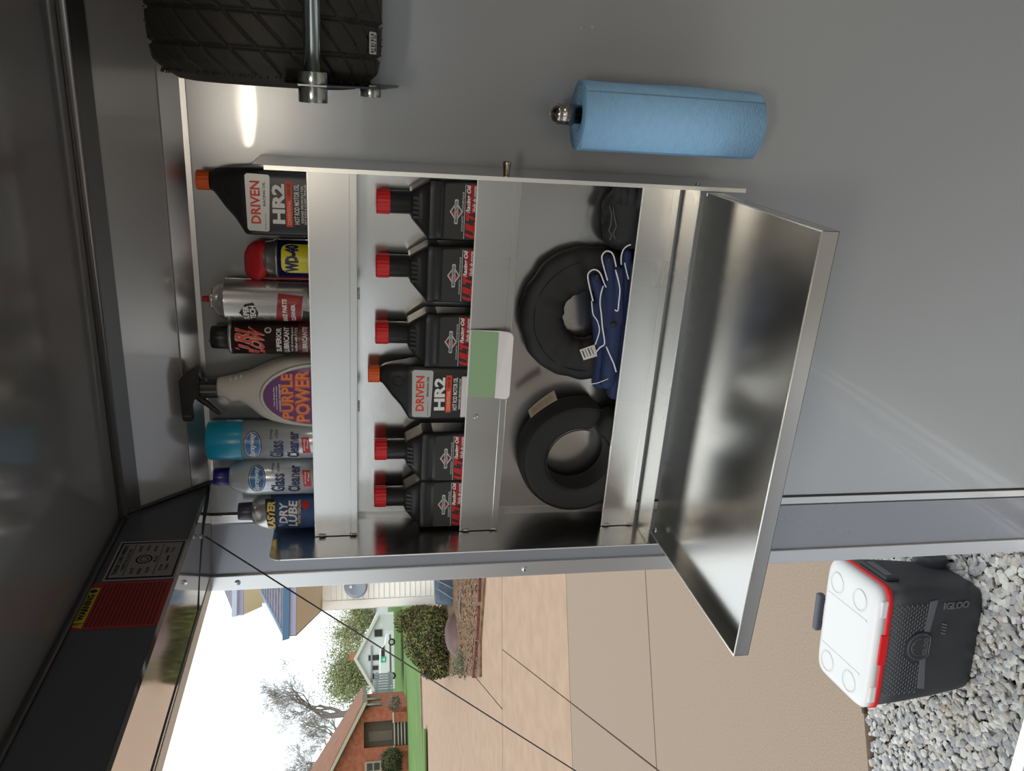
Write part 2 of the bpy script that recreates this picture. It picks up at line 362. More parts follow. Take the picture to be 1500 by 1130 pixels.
for x, s in ((dx0+.0018, 1), (dx1-.0018, -1)):
    b = MB().lathe([(.0055, 0), (.0052, .002), (.003, .0032), (.0028, .007), (.001, .008)], 14)
    b.xf(Matrix.Translation((x, -.118, dz0+.013)) @ Vector((s, 0, 0)).to_track_quat('Z', 'Y').to_matrix().to_4x4()); obj('hinge_bolt', b, M_zinc, dr)
b = MB().lathe([(.004, 0), (.0038, .002), (.001, .003)], 12); b.xf(Matrix.Translation((XR+.0022, -.115, dz0+.03)) @ Vector((1, 0, 0)).to_track_quat('Z', 'Y').to_matrix().to_4x4())
obj('hinge_nut', b, M_zinc, cab)
# ---------------------------------------------------------------- bottles and cans
M_blk = mat('black_plastic', (.115, .12, .125), .36, bump=.05, bscale=300)
M_blk2 = mat('black_hdpe', (.135, .14, .15), .42, bump=.08, bscale=250)
M_org = mat('orange_cap', (.93, .38, .12), .45)
M_red = mat('red_cap', (.86, .10, .12), .4)
M_wprint = mat('print_white', (.93, .93, .91), .45)
M_oprint = mat('print_orange_red', (.90, .26, .10), .45)
M_dprint = mat('print_black', (.06, .06, .07), .45)
M_rprint = mat('print_red', (.80, .06, .08), .45)
M_slab = mat('silver_label', (.76, .77, .76), .35, .25)
M_lab = mat('label_charcoal', (.17, .17, .16), .35)
M_can = mat('tin_can', (.80, .80, .79), .25, .85)
M_darkprint = mat('print_dark_red', (.60, .05, .09), .4)
def knurl(r, h, n=36, dep=.0006):
    m = MB(); rs = []
    for z, f in ((0, 1), (h*.9, 1), (h*.97, .97), (h, .9)):
        rs.append([((r*f-(dep if k % 2 else 0))*math.cos(2*PI*k/n), (r*f-(dep if k % 2 else 0))*math.sin(2*PI*k/n), z) for k in range(n)])
    return m.rings(rs, True, False)

def oil_quart(label):
    t = thing('oil_bottle', label, 'bottle'); hy = .031
    b = MB().loft([(0, 0, 0, .045, hy-.004, 5), (.004, 0, 0, .0495, hy, 6), (.01, 0, 0, .0505, hy, 7), (.155, 0, 0, .0505, hy, 7), (.1655, 0, 0, .050, hy-.0005, 6), (.170, .003, 0, .0465, hy-.002, 5),
                   (.180, .0105, 0, .0385, hy-.005, 4), (.195, .018, 0, .0295, .022, 3.2), (.206, .0245, 0, .021, .018, 2.6), (.211, .0265, 0, .0165, .0155, 2.2), (.2165, .0265, 0, .0135, .0135, 2)], 48)
    body = obj('body', b, M_blk, t, world=False)
    c = knurl(.0148, .0195).xf(Matrix.Translation((.0265, 0, .2165))); obj('cap', c, M_org, t, world=False)
    ring = MB().tube([(.02+.0095*math.cos(a*PI/12), -.0225-.003*(1 if True else 0)-(.19-(.186+.0095*math.sin(a*PI/12)))*.28, .186+.0095*math.sin(a*PI/12)) for a in range(25)], .0006, 6)
    obj('embossed_ring', ring, M_blk, body, world=False)
    y = -hy-.0004; f = flat(y); g = flat(y-.0003)
    lab = patch('label', [(-.0405, .1295), (.0395, .1265), (.0425, .1285), (.0435, .1590), (.0405, .1625), (-.038, .1615), (-.0415, .159), (-.0425, .132)], M_slab, t, f)
    text('DRIVEN', .001, .1485, .064, .0145, M_oprint, lab, g, .03); text('RACING OIL', .014, .1355, .036, .0038, M_dprint, lab, g, .03); text('MISCIBLE WITH ALL', -.027, .1345, .026, .0012, M_dprint, lab, g)
    text('HR2', 0, .1150, .060, .0185, M_wprint, lab, g, .045)
    patch('flash', [(-.034, .0945), (.034, .0945), (.034, .1040), (-.034, .1040)], M_oprint, lab, f, rings=2)
    text('CONVENTIONAL', -.0125, .09925, .037, .0058, mat('p_pink', (.98, .72, .62), .5) if 'p_pink' not in MATS else MATS['p_pink'], lab, g, .02)
    text('10W-30', .0215, .09925, .019, .0058, M_dprint, lab, g, .02)
    text('HOT ROD MOTOR OIL', 0, .0880, .060, .0078, M_wprint, lab, g, .015)
    text('DESIGNED SPECIFICALLY FOR', 0, .0800, .056, .0033, M_wprint, lab, g, .02)
    text('HOT RODS & CLASSIC VEHICLES', 0, .0755, .060, .0033, M_wprint, lab, g, .02)
    return t

def racing_quart(label, variant=0):
    t = thing('oil_bottle', label, 'bottle', group=None); hy = .030
    b = MB().loft([(0, 0, 0, .043, hy-.004, 6), (.004, 0, 0, .0475, hy, 8), (.122, 0, 0, .0475, hy, 8), (.1225, 0, 0, .0468, hy-.0008, 8), (.124, 0, 0, .0468, hy-.0008, 8), (.1245, 0, 0, .0475, hy, 8), (.141, 0, 0, .0475, hy, 8), (.1435, 0, 0, .0465, hy-.001, 7),
                   (.1436, 0, 0, .0455, hy-.002, 6), (.156, .003, 0, .0345, .0265, 5), (.168, .006, 0, .0245, .0225, 3.4), (.1705, .007, 0, .0205, .020, 2.4), (.172, .007, 0, .0185, .0185, 2), (.202, .007, 0, .0185, .0185, 2), (.203, .007, 0, .0178, .0178, 2)], 56)
    body = obj('body', b, M_blk2, t, world=False)
    # moulded grip panel on the shoulder and a side facet coloured brown for its reflection
    e = MB()
    for k in range(5): e.box((-.014+k*.0075, -.0268, .1495), (-.0095+k*.0075, -.0245, .1605))
    e.xf(Matrix.Translation((0, -.157+.155, 0)) if False else Matrix.Identity(4))
    obj('shoulder_emboss', e.xf(Matrix.Translation((0, -.0018, .152)) @ Matrix.Rotation(math.radians(-17), 4, 'X') @ Matrix.Translation((0, 0, -.152))), M_blk2, body, world=False, bevel=.0005)
    obj('shoulder_tab', MB().prism([(.0478, -.024, .1425), (.0455, -.0245, .1465), (.0300, -.018, .1690), (.0270, -.016, .1712), (.0265, -.016, .168), (.043, -.022, .1425)], (0, .040, 0)), MATS.get('tab_brown') or mat('tab_brown', (.25, .21, .18), .45, 0), body, world=False)
    c = knurl(.0198, .0215, 40).xf(Matrix.Translation((.007, 0, .203))); obj('cap', c, M_red, t, world=False)
    y = -hy-.0004; f = flat(y); g = flat(y-.0003); h = flat(y-.0006)
    lab = patch('label', rrect(-.043, .012, .043, .1185, .004), M_lab, t, f)
    text('BRIGGS & STRATTON', 0, .1000, .033, .0042, M_dprint, lab, flat(y-.0010), .03)
    patch('logo_diamond', [(-.0155, .1000), (0, .1105), (.0155, .1000), (0, .0895)], M_slab, lab, g, rings=2)
    patch('logo_red', [(-.012, .1000), (0, .1080), (.0015, .1000), (0, .0920)], M_rprint, lab, h, rings=2)
    patch('logo_black', [(.0, .1000), (0, .1080), (.0125, .1000), (0, .0920)], M_lab, lab, h, rings=2)
    patch('logo_bar', rrect(-.0195, .0970, .0195, .1030, .002), M_slab, lab, flat(y-.0008))
    text('SYNTHETIC * SYNTHETIQUE', 0, .0895, .062 if variant != 2 else .05, .0034 if variant != 2 else .005, M_slab, lab, g, .02)
    patch('line', [(-.043, .0862), (.043, .0862), (.043, .0868), (-.043, .0868)], M_wprint, lab, g, rings=1)
    patch('red_band', [(-.002, .060), (.043, .060), (.043, .083), (-.002, .083)], M_darkprint, lab, g, rings=1)
    text('ULT', -.021, .0755, .040, .0175, M_rprint, lab, h, .06, shear=.35)
    text('Racing Oil', .020, .0805, .042, .0082, M_wprint, lab, h, .03, shear=.25)
    text('Huile de course', .021, .0715, .040, .0062, M_wprint, lab, h, .02, shear=.25)
    return t

def place(t, x, z, rz=0, y=YC):
    t.location = (x, y, z); t.rotation_euler.z = rz
def zt(px, py): return onY(px, py, YC)
h1 = oil_quart('black oil bottle with orange cap at the right end of the top shelf'); place(h1, -.1995, S1+.0003, 0)
h2 = copy_tree(h1); h2['label'] = 'black oil bottle with orange cap on the middle shelf among the red-capped ones'; place(h2, -.514, S2+.0003, math.radians(2.5), y=-.0345)
h1['group'] = h2['group'] = 'orange-capped oil bottles'
G4 = 'red-capped racing oil bottles on the middle shelf'
b1 = racing_quart('red-capped black oil bottle at the right end of the middle shelf'); place(b1, -.2005, S2)
xs = [(-.304, 'second red-capped black oil bottle from the right on the middle shelf', 0), (-.4185, 'red-capped black oil bottle just right of the orange-capped one', 1.5), (-.637, 'red-capped black oil bottle just left of the orange-capped one', 2)]
for x, l, r in xs:
    c = copy_tree(b1); c['label'] = l; c['group'] = G4; place(c, x, S2, math.radians(r))
b1['group'] = G4
b6 = racing_quart('leftmost red-capped oil bottle, turned and in shade by the cabinet side', 2); b6['group'] = G4; place(b6, -.7345, S2, math.radians(6), y=-.0335)

# lubricant can with red angled cap
def can_profile(r, h, dome, top=.011):
    return [(r*.6, 0), (r*.96, .0), (r, .003), (r, h-.002), (r*1.015, h), (r*1.015, h+.0015), (r*.96, h+.0028)] + [(r*.96-(r*.96-top)*(k/6)**1.35, h+.0028+dome*(k/6)**.8) for k in range(1, 7)]
t = thing('lubricant_can', 'short blue and yellow lubricant can with a tilted red cap', 'spray can', (-.2895, YC, S1))
obj('body', MB().lathe([(.026, 0), (.0295, .001), (.030, .004), (.030, .1205)], 48), mat('can_navy', (.07, .07, .32), .25), t, world=False)
obj('can_top', MB().lathe([(.030, .1205), (.0308, .1215), (.0308, .1235), (.0295, .125), (.0275, .129), (.0262, .136), (.0255, .142)], 48), mat('can_grey_dome', (.60, .59, .57), .3, .8), t, world=False)
Mt = Matrix.Translation((-.003, -.004, .1345)) @ Matrix.Rotation(math.radians(-9), 4, 'Y') @ Matrix.Rotation(math.radians(52), 4, 'X')
pr = []
for k in range(28):
    a = 2*PI*k/28; pr.append((.0305*math.cos(a)*(1-.12*math.sin(a)), .0215*math.sin(a)+.012, 0))
cp = MB().loft([(.139, -.001, 0, .0255, .024, 2.2), (.142, -.002, 0, .0290, .0245, 2.4), (.150, -.0045, .001, .0315, .0235, 2.6), (.159, -.006, .003, .0305, .020, 2.5), (.168, -.0085, .006, .0255, .015, 2.4), (.1735, -.0105, .008, .0165, .009, 2.2)], 32)
obj('cap', cp, mat('cap_red_matte', (.74, .10, .13), .5), t, world=False)
obj('straw', MB().tube([(-.0315, -.006, .01), (-.0315, -.006, .150)], .0016, 8), mat('straw_pink', (.72, .35, .38), .35), t, world=False)
f = cyl(.0303, math.radians(11)); g = cyl(.0306, math.radians(11))
lb = patch('label', rrect(-.0245, .035, .0255, .1145, .012, .003), mat('label_yellow', (.87, .84, .13), .35), t, f, rings=6)
text('WD-40', .0005, .0985, .047, .0215, mat('print_navy', (.05, .05, .30), .4), lb, g, .07)
text('MULTI-USE PRODUCT', 0, .062, .04, .005, MATS['print_navy'], lb, g, .02)

# brake cleaner
t = thing('cleaner_can', 'tall silver parts cleaner can with small red nozzle', 'spray can', (-.3585, YC, S1)); r = .0335
bd = obj('body', MB().lathe(can_profile(r, .2035, .018, .0165), 56), M_can, t, world=False)
obj('valve_cup', MB().lathe([(.0165, .2225), (.0175, .2255), (.0160, .2275), (.008, .226), (.0035, .230), (.0035, .234)], 28), M_can, t, world=False)
obj('nozzle', MB().lathe([(.0048, .2275), (.0048, .239), (.0042, .2405), (.001, .2407)], 16), mat('nozzle_red', (.72, .05, .08), .4), t, world=False)
a0 = math.radians(-24); f = cyl(r+.0003, a0); g = cyl(r+.0007, a0)
lb = patch('logo', dense([(-.0185, .157), (-.0145, .172), (.0, .1815), (.0155, .172), (.0185, .159), (0, .152)], .003), M_dprint, t, f)
text('SUPER', -.001, .1708, .029, .0092, M_wprint, lb, g, .05); text('TECH', 0, .1605, .027, .0092, M_wprint, lb, g, .05)
lb = patch('red_flash', dense([(-.030, .089), (.030, .083), (.034, .121), (-.026, .127)], .003), M_darkprint, t, f, rings=6)
text('BRAKE PARTS', 0, .1115, .050, .0075, M_wprint, lb, g, .04, shear=.15); text('CLEANER', -.001, .0985, .036, .0065, M_wprint, lb, g, .04)
patch('black_flash', dense([(-.032, .062), (.0, .060), (.006, .083), (-.03, .088)], .003), M_dprint, t, f, rings=4)

# dry film lubricant, black cap
t = thing('lubricant_can', 'maroon-black lubricant can with black cap and orange-red script', 'spray can', (-.4225, YC, S1)); r = .0272
M_brown = mat('can_maroon', (.25, .19, .18), .3, .4)
obj('body', MB().lathe([(.024, 0), (r, .002), (r, .197)], 48), M_brown, t, world=False)
obj('rim', MB().lathe([(r, .197), (r*1.03, .198), (r*1.03, .2), (r*.93, .2025), (.022, .203)], 48), M_can, t, world=False)
obj('cap', MB().lathe([(.0192, .203), (.0196, .2035), (.0186, .229), (.0175, .2305), (.001, .2307)], 40).box((-.001, -.021, .228), (.001, -.018, .2315)), M_blk, t, world=False)
a0 = math.radians(10); f = cyl(r+.0003, a0); g = cyl(r+.0006, a0); h = cyl(r+.0009, a0)
M_ored = mat('print_tomato', (.90, .27, .15), .4)
lb = patch('emblem', oval(.016, .140, .0055, .0055, 20), M_slab, t, f, rings=2); patch('emblem_core', oval(.016, .140, .0035, .0035, 16), M_brown, lb, g, rings=1)
text('TRI', -.002, .180, .037, .022, M_slab, lb, f, .07, shear=.35); text('TRI', -.002, .180, .036, .021, M_ored, lb, g, .03, shear=.35)
text('FLOW', -.006, .158, .050, .026, M_slab, lb, f, .07, shear=.4); text('FLOW', -.006, .158, .049, .025, M_ored, lb, g, .03, shear=.4)
text('SUPERIOR', -.001, .123, .043, .0085, M_wprint, lb, g, .03); text('LUBRICANT', -.001, .111, .046, .0085, M_wprint, lb, g, .03)
text('For all moving parts', 0, .102, .044, .004, M_wprint, lb, g); text('Fortified with P.T.F.E.', 0, .096, .044, .004, M_wprint, lb, g)
patch('red_base', rrect(-.04, .02, .04, .092, .001, .003), mat('can_wine', (.42, .17, .18), .35), t, cyl(r+.0002, a0), rings=8)
text('LUBRICANTE', 0, .082, .046, .008, M_wprint, lb, g, .03)

# cream trigger spray bottle
t = thing('spray_bottle', 'cream trigger spray bottle with black spray head and purple label', 'spray bottle', (-.5145, YC, S1)); hy = .0288
M_cream = mat('cream_plastic', (.80, .78, .74), .38)
b = MB().loft([(0, 0, 0, .056, hy-.003, 4), (.004, 0, 0, .060, hy, 5), (.075, .0005, 0, .0618, hy, 5), (.107, .001, 0, .0592, hy, 4.5), (.120, .0005, 0, .0572, hy, 4), (.132, .0002, 0, .0544, hy, 3.6), (.145, -.0003, 0, .0500, hy-.0004, 3.4), (.157, -.0006, 0, .0450, .0276, 3), (.166, .0005, 0, .040, .0262, 2.8), (.174, .0022, 0, .0345, .0248, 2.6), (.182, .0039, 0, .0295, .0235, 2.5), (.191, .0058, 0, .0255, .0222, 2.4),
               (.199, .0060, 0, .0232, .0215, 2.2), (.206, .0040, 0, .0232, .0205, 2.1), (.2105, .0035, 0, .0225, .020, 2.1), (.2165, .0050, 0, .0198, .0185, 2), (.225, .0058, 0, .0174, .0165, 2), (.229, .0058, 0, .0166, .0155, 2), (.2315, .0055, 0, .0150, .0145, 2)], 56)
bd = obj('body', b, M_cream, t, world=False)
rr = MB()
for z, x in ((.2095, .0235), (.200, .0265), (.191, .0292)): rr.lathe([(.0005, -.0038), (.0045, -.002), (.0058, 0), (.0045, .002), (.0005, .0038)], 14, (x-.0015, -.009, z))
obj('finger_bumps', rr, M_cream, bd, world=False)
OZ, OA, OB = .062, .0525, .0935
obj('label_rim', MB().rings([[(.0+(OA+dr)*math.cos(a), -hy-.0001+dy+max(0, abs(math.cos(a))-.75)*.012+max(0, math.sin(a)-.85)*.004, max(.0015, OZ+(OB+dr)*math.sin(a))) for dr, dy in ((-.0015, .0008), (0, -.0012), (.004, -.0012), (.0055, .0012))] for a in [2*PI*k/60 for k in range(60)]], closed=True), M_cream, bd, world=False)
M_purp = mat('label_purple', (.40, .10, .42), .3)
def pm(d): return lambda u, v: (u, -hy-d+max(0, abs(u/OA)-.72)**2*.04, v)
lb = patch('label', [(p[0], max(.0025, p[1])) for p in dense(oval(0, OZ, OA-.001, OB-.001, 48), .004)], M_purp, t, pm(.0008), rings=8)
M_y1 = mat('print_amber', (.93, .62, .25), .4); M_y2 = mat('print_coral', (.90, .36, .30), .4)
text('PURPLE', 0, .1150, .082, .0190, M_y2, lb, pm(.0012), .06, bulge=.15); text('PURPLE', .001, .1150, .078, .016, M_y1, lb, pm(.0015), .0, bulge=.15)
text('POWER', 0, .0900, .094, .0235, M_y2, lb, pm(.0012), .06, bulge=.15); text('POWER', .001, .0900, .090, .020, M_y1, lb, pm(.0015), .0, bulge=.15)
text('CLEANER DEGREASER', -.002, .1275, .05, .0028, M_wprint, lb, pm(.0012), .02); text('Industrial Strength', -.002, .1325, .042, .0028, M_wprint, lb, pm(.0012)); text('Cuts Grease Fast', 0, .1370, .034, .0025, M_wprint, lb, pm(.0012))
obj('collar', knurl(.0165, .029, 30, .0008).xf(Matrix.Translation((.0035, 0, .2315))), M_blk, t, world=False)
hd_ = [(-.050, .2755), (-.050, .2895), (-.0475, .2915), (.018, .2925), (.031, .283), (.0435, .2655), (.0415, .2605), (.034, .2615), (.024, .2635), (.0215, .2595), (-.0125, .2595), (-.0135, .270), (-.028, .2750)]
obj('spray_head', MB().prism([(x, -.009, z) for x, z in hd_], (0, .017, 0)), M_blk, t, world=False, bevel=.002)
obj('trigger', MB().tube([(-.006, 0, .269), (-.014, 0, .262), (-.022, 0, .253), (-.031, 0, .243), (-.039, 0, .2345), (-.043, 0, .2315)], [.0065, .006, .0052, .0044, .0034, .0026], 10), M_blk, t, world=False)
obj('nozzle_cap', MB().box((-.0525, -.0095, .2745), (-.041, .0085, .2905)), M_blk, t, world=False, bevel=.002)
t.location.y = -.0405; t.scale = (1, 1, .974)

# foaming glass cleaners
def glass_can(name, label, x, a, big):
    t = thing('cleaner_can', label, 'spray can', (x, YC, S1)); r = .0335
    M_w = MATS.get('can_pale_blue') or mat('can_pale_blue', (.78, .81, .83), .22, .35)
    if big:
        obj('body', MB().lathe([(.03, 0), (r, .003), (r, .193)], 56), M_w, t, world=False)
        obj('cap', MB().lathe([(r+.0008, .190), (r+.001, .191), (r+.0005, .243), (r-.001, .2465), (r-.004, .248), (.001, .2484)], 56), mat('cap_cyan', (.10, .60, .74), .28), t, world=False); dz = 0
    else:
        obj('body', MB().lathe([(.03, 0), (r, .003), (r, .178), (r*.98, .185), (r*.90, .196), (r*.76, .207), (r*.62, .2145), (.0165, .216)], 56), M_w, t, world=False)
        obj('cap', MB().lathe([(.0158, .2155), (.0162, .216), (.0152, .240), (.0145, .2425), (.001, .2428)], 40).box((-.001, -.018, .240), (.001, -.014, .2440)), mat('cap_navy', (.10, .08, .46), .3), t, world=False); dz = -.004
    a0 = math.radians(a); f = cyl(r+.0003, a0); g = cyl(r+.0006, a0); h = cyl(r+.0009, a0)
    M_b1 = MATS.get('print_deep_blue') or mat('print_deep_blue', (.12, .22, .42), .35); M_b2 = MATS.get('print_mid_blue') or mat('print_mid_blue', (.16, .45, .70), .3); M_nv = MATS.get('print_ink') or mat('print_ink', (.12, .13, .36), .35)
    lb = patch('brand_oval', oval(0, .1715+dz, .026, .0145, 40), M_b1, t, f)
    patch('oval_ring', oval(0, .1715+dz, .0245, .0128, 40), M_slab, lb, g); patch('oval_core', oval(0, .1715+dz, .0232, .0118, 40), M_b2, lb, h)
    text('Sprayway', 0, .1715+dz, .044, .0115, M_wprint, lb, cyl(r+.0012, a0), .03, shear=.2)
    text('Glass', -.009, .1330, .036, .0235, M_nv, lb, g, .03); text('Cleaner', -.002, .1060, .052, .0205, M_nv, lb, g, .03)
    text('foaming', .020, .1415, .018, .007, M_nv, lb, g, .0, shear=.5); text('action', .021, .1335, .015, .006, M_nv, lb, g, .0, shear=.5)
    fl = patch('red_flag', dense([(-.016, .0765), (.014, .0795), (.014, .0925), (-.016, .0895)], .003), mat('flag_red', (.80, .10, .16), .35) if 'flag_red' not in MATS else MATS['flag_red'], lb, f)
    text('Ammonia', 0, .0875, .022, .0035, M_wprint, lb, h, .02, shear=.3); text('Free!', .002, .0820, .015, .0035, M_wprint, lb, h, .02, shear=.3)
    return t
glass_can('a', 'pale glass cleaner can with wide cyan cap', -.6075, 6, True)
glass_can('b', 'pale glass cleaner can with small navy cap', -.6775, 17, False)

# dry lube can
t = thing('lubricant_can', 'blue dry lubricant can with dark cap at the left end of the top shelf', 'spray can', (-.7475, YC-.001, S1)); r = .0325
M_dl = mat('can_slate_blue', (.30, .42, .62), .3, .3)
obj('body', MB().lathe([(.03, 0), (r, .003), (r, .148)], 56), M_dl, t, world=False)
obj('shoulder', MB().lathe([(r, .148), (r*.99, .154), (r*.93, .163), (r*.80, .173), (r*.62, .180), (.0165, .182)], 56), M_can, t, world=False)
obj('cap', MB().lathe([(.0160, .181), (.0164, .182), (.0154, .2035), (.0148, .2055), (.001, .2058)], 40), mat('cap_graphite', (.22, .22, .27), .3), t, world=False)
a0 = math.radians(20); f = cyl(r+.0003, a0); g = cyl(r+.0006, a0)
lb = patch('brand_band', dense([(-.042, .136), (.028, .142), (.028, .158), (-.042, .152)], .003), M_dprint, t, f, rings=6)
text('BLASTER', -.008, .147, .062, .0135, mat('print_gold', (.93, .80, .45), .35), lb, g, .05, shear=.2)
text('DRY', .000, .126, .038, .014, M_wprint, lb, g, .03, shear=.15); text('LUBE', -.003, .110, .050, .015, M_wprint, lb, g, .03, shear=.15)
text('WITH TEFLON', 0, .099, .046, .005, MATS['print_gold'], lb, g, .02)
patch('badge', dense([(.004, .088), (.014, .080), (.024, .088), (.014, .096)], .003), M_rprint, lb, g)
# ---------------------------------------------------------------- things in the bottom compartment
M_nylon = mat('black_nylon', (.10, .10, .10), .65, bump=.35, bscale=55, noise=.3, nscale=25)
M_foam = mat('black_foam', (.105, .105, .11), .85, bump=.1, bscale=400)
M_foamd = mat('black_foam_side', (.07, .07, .08), .8)
def collar(c, R, r, hy, a_gap, gap, e, wob=0, seed=1, n=96, k=28):
    rnd = random.Random(seed); ph = [rnd.uniform(0, 6.28) for _ in range(6)]; rs = []
    for j in range(n+1):
        a = a_gap+gap/2+(2*PI-gap)*j/n; mid = (R+r)/2; hw = (R-r)/2; ring = []
        en = min(1, (min(j, n-j)+.6)/3)
        for i in range(k):
            b = 2*PI*(i+.5)/k; cb, sb_ = math.cos(b), math.sin(b)
            w_ = 1+wob*(math.sin(7*a+ph[0])*.5+math.sin(13*a+ph[1]+b)*.4+math.sin(19*a+ph[2]-2*b)*.3+.5*math.sin(4*a+ph[3]+b*2))
            q = mid+hw*en**.4*w_*math.copysign(abs(cb)**(2/e), cb); y = hy*en**.3*w_*math.copysign(abs(sb_)**(2/e), sb_)
            ring.append((c[0]+q*math.cos(a), c[1]+y, c[2]+q*math.sin(a)))
        rs.append(ring)
    return MB().rings(rs)
# collar 2: firm foam ring with a slit, left
c2 = onY(842, 664, -.036); c2.x += .0
t = thing('neck_collar', 'round black foam neck collar with smooth face and beige tag, left in the bottom compartment', 'neck collar', (c2.x, -.036, 1.58))
ag = math.radians(-26)
obj('foam_ring', collar((c2.x, -.036, c2.z), .109, .058, .030, ag, math.radians(6), 4.5, 0), M_foam, t)
# beige tag stitched on the rim
tg = [onY(773, 601, -.063), onY(777, 612, -.067), onY(816, 585, -.067), onY(811, 571, -.063)]
TG = []
for u in range(9):
    s_ = u/8; a = tg[0].lerp(tg[3], s_); b = tg[1].lerp(tg[2], s_); bow = Vector((0, 0, .0035))*(1-(2*s_-1)**2)
    TG.append((a+bow, b+bow))
m = MB(); m.add([v for ab in TG for v in ab], [(2*i, 2*i+1, 2*i+3, 2*i+2) for i in range(8)]); m.v = [(x, y-.003, z) for x, y, z in m.v]
tgo = obj('tag', m, mat('tag_beige', (.50, .44, .38), .7, noise=.2, nscale=300), t)
for k in range(3):
    pts = [(ab[0].lerp(ab[1], .3+.22*k)) + Vector((0, -.0036, 0)) for ab in TG[1:-1]]; obj('tag_print', MB().tube(pts, .0003, 4), M_dprint, tgo)
obj('piping', MB().tube([(c2.x+.1045*math.cos(ag+.1+(2*PI-.2)*j/72), -.0648, c2.z+.1045*math.sin(ag+.1+(2*PI-.2)*j/72)) for j in range(73)], .0011, 6), M_foamd, t)
obj('piping', MB().tube([(c2.x+.0610*math.cos(ag+.2+(2*PI-.4)*j/48), -.0648, c2.z+.0610*math.sin(ag+.2+(2*PI-.4)*j/48)) for j in range(49)], .0011, 6), M_foamd, t)
# collar 1: soft quilted ring, right, behind the gloves
c1 = onY(862, 463, -.036)
t = thing('neck_collar', 'soft wrinkled black fabric neck collar behind the blue gloves', 'neck collar', (c1.x, -.036, 1.58))
obj('padding', collar((c1.x, -.0245, c1.z), .122, .044, .0205, math.radians(-58), math.radians(10), 2.6, .05, 5, 140, 32), M_nylon, t)
obj('seam', MB().tube([(c1.x+.100*math.cos(a), -.0445-.001*math.sin(9*a), c1.z+.100*math.sin(a)) for a in [math.radians(15+j*2.6) for j in range(90)]], .0009, 6), M_foamd, t)
p = onY(862, 515, -.050)
cl = obj('care_label', MB().prism([onY(849, 513, -.050), onY(855, 528, -.050), onY(875, 522, -.050), onY(871, 505, -.050)], (0, .0008, 0)), mat('tag_white', (.80, .79, .77), .6), t)
for k in range(4): obj('label_print', MB().tube([onY(853+k*4.2, 514-k*1.6, -.0506), onY(857+k*4.2, 524-k*1.6, -.0506)], .0005 if k % 2 else .0009, 4), M_dprint, cl)
# dark folded pouch with a cord at the far right
t = thing('fabric_pouch', 'crumpled dark fabric pouch with drawstring, right end of the bottom compartment', 'pouch', (-.2, -.04, 1.58))
def lump(x0, x1, z0, z1, y, hy, seed, n=30, k=26, amp=.06):
    rnd = random.Random(seed); ph = [rnd.uniform(0, 6.28) for _ in range(8)]; rs = []
    for j in range(n):
        v = j/(n-1); z = z0+(z1-z0)*v; f = (1-abs(2*v-1)**6)**.35 if 0 < v < 1 else .25
        rs.append([(lambda a: (((x0+x1)/2+(x1-x0)/2*f*math.copysign(abs(math.cos(a))**.6, math.cos(a))*(1+amp*math.sin(9*v+ph[0]+2*a))), y+hy*f*math.copysign(abs(math.sin(a))**.7, math.sin(a))*(1+amp*1.6*math.sin(14*v+ph[1]+3*a)+amp*math.sin(5*a+ph[2]+6*v)), z+.003*math.sin(3*a+ph[3])))(2*PI*i/k) for i in range(k)])
    return MB().rings(rs)
obj('body', lump(-.256, -.150, 1.581, 1.690, -.034, .028, 3), mat('pouch_cloth', (.14, .145, .15), .75, noise=.3, nscale=40, bump=.3, bscale=90), t)
fm = MB()
for k, (a, b, dz) in enumerate(((1.640, .0, 0), (1.656, .002, .004), (1.671, .003, .006), (1.684, .001, .006))):
    pts = [(-.146-.006*j, -.052-.011*math.sin(j*.55+k*.5)-.002*k, a+dz*math.sin(j*.6+k)+.0) for j in range(9)]
    fm.tube(pts, [.011-.0006*abs(j-4) for j in range(9)], 12)
obj('fold', fm, MATS['pouch_cloth'], t)
cpts = [onY(x, y, -.070) for x, y in ((893, 302), (896, 314), (895, 328), (892, 338), (896, 345), (893, 352))]
obj('drawstring', MB().tube(cpts, .0013, 6), mat('cord_grey', (.32, .32, .31), .7), t)
obj('drawstring', MB().tube([onY(x, y, -.070) for x, y in ((898, 303), (900, 318), (903, 332), (898, 342), (901, 350))], .0013, 6), MATS['cord_grey'], t)
# pair of blue gloves with white piping, fingers to the right
M_glove = mat('glove_blue', (.10, .17, .34), .75, bump=.3, bscale=80, noise=.35, nscale=35)
M_glove2 = mat('glove_grip', (.10, .11, .16), .6)
M_pipe = mat('piping_white', (.88, .89, .93), .5)
def G(x, y, d=-.0705): return onY(x, y, d+.008)
def glove(name, label, chains, grp, base):
    t = thing(name, label, 'glove', base, group=grp)
    m = MB()
    for pts, rr in chains:
        P = [G(x, y, d) for x, y, d in pts]
        # rounded ends
        P2 = [P[0]+(P[0]-P[1]).normalized()*rr[0]*.8, P[0]+(P[0]-P[1]).normalized()*rr[0]*.45]+P+[P[-1]+(P[-1]-P[-2]).normalized()*rr[-1]*.5, P[-1]+(P[-1]-P[-2]).normalized()*rr[-1]*.9]
        R2 = [rr[0]*.45, rr[0]*.85]+list(rr)+[rr[-1]*.85, rr[-1]*.35]
        m.tube(P2, R2, 14)
    o = obj('hand', m, M_glove, t)
    rm = o.modifiers.new('remesh', 'REMESH'); rm.mode = 'VOXEL'; rm.voxel_size = .0016; rm.use_smooth_shade = True
    sm = o.modifiers.new('smooth', 'SMOOTH'); sm.factor = .5; sm.iterations = 6
    return t
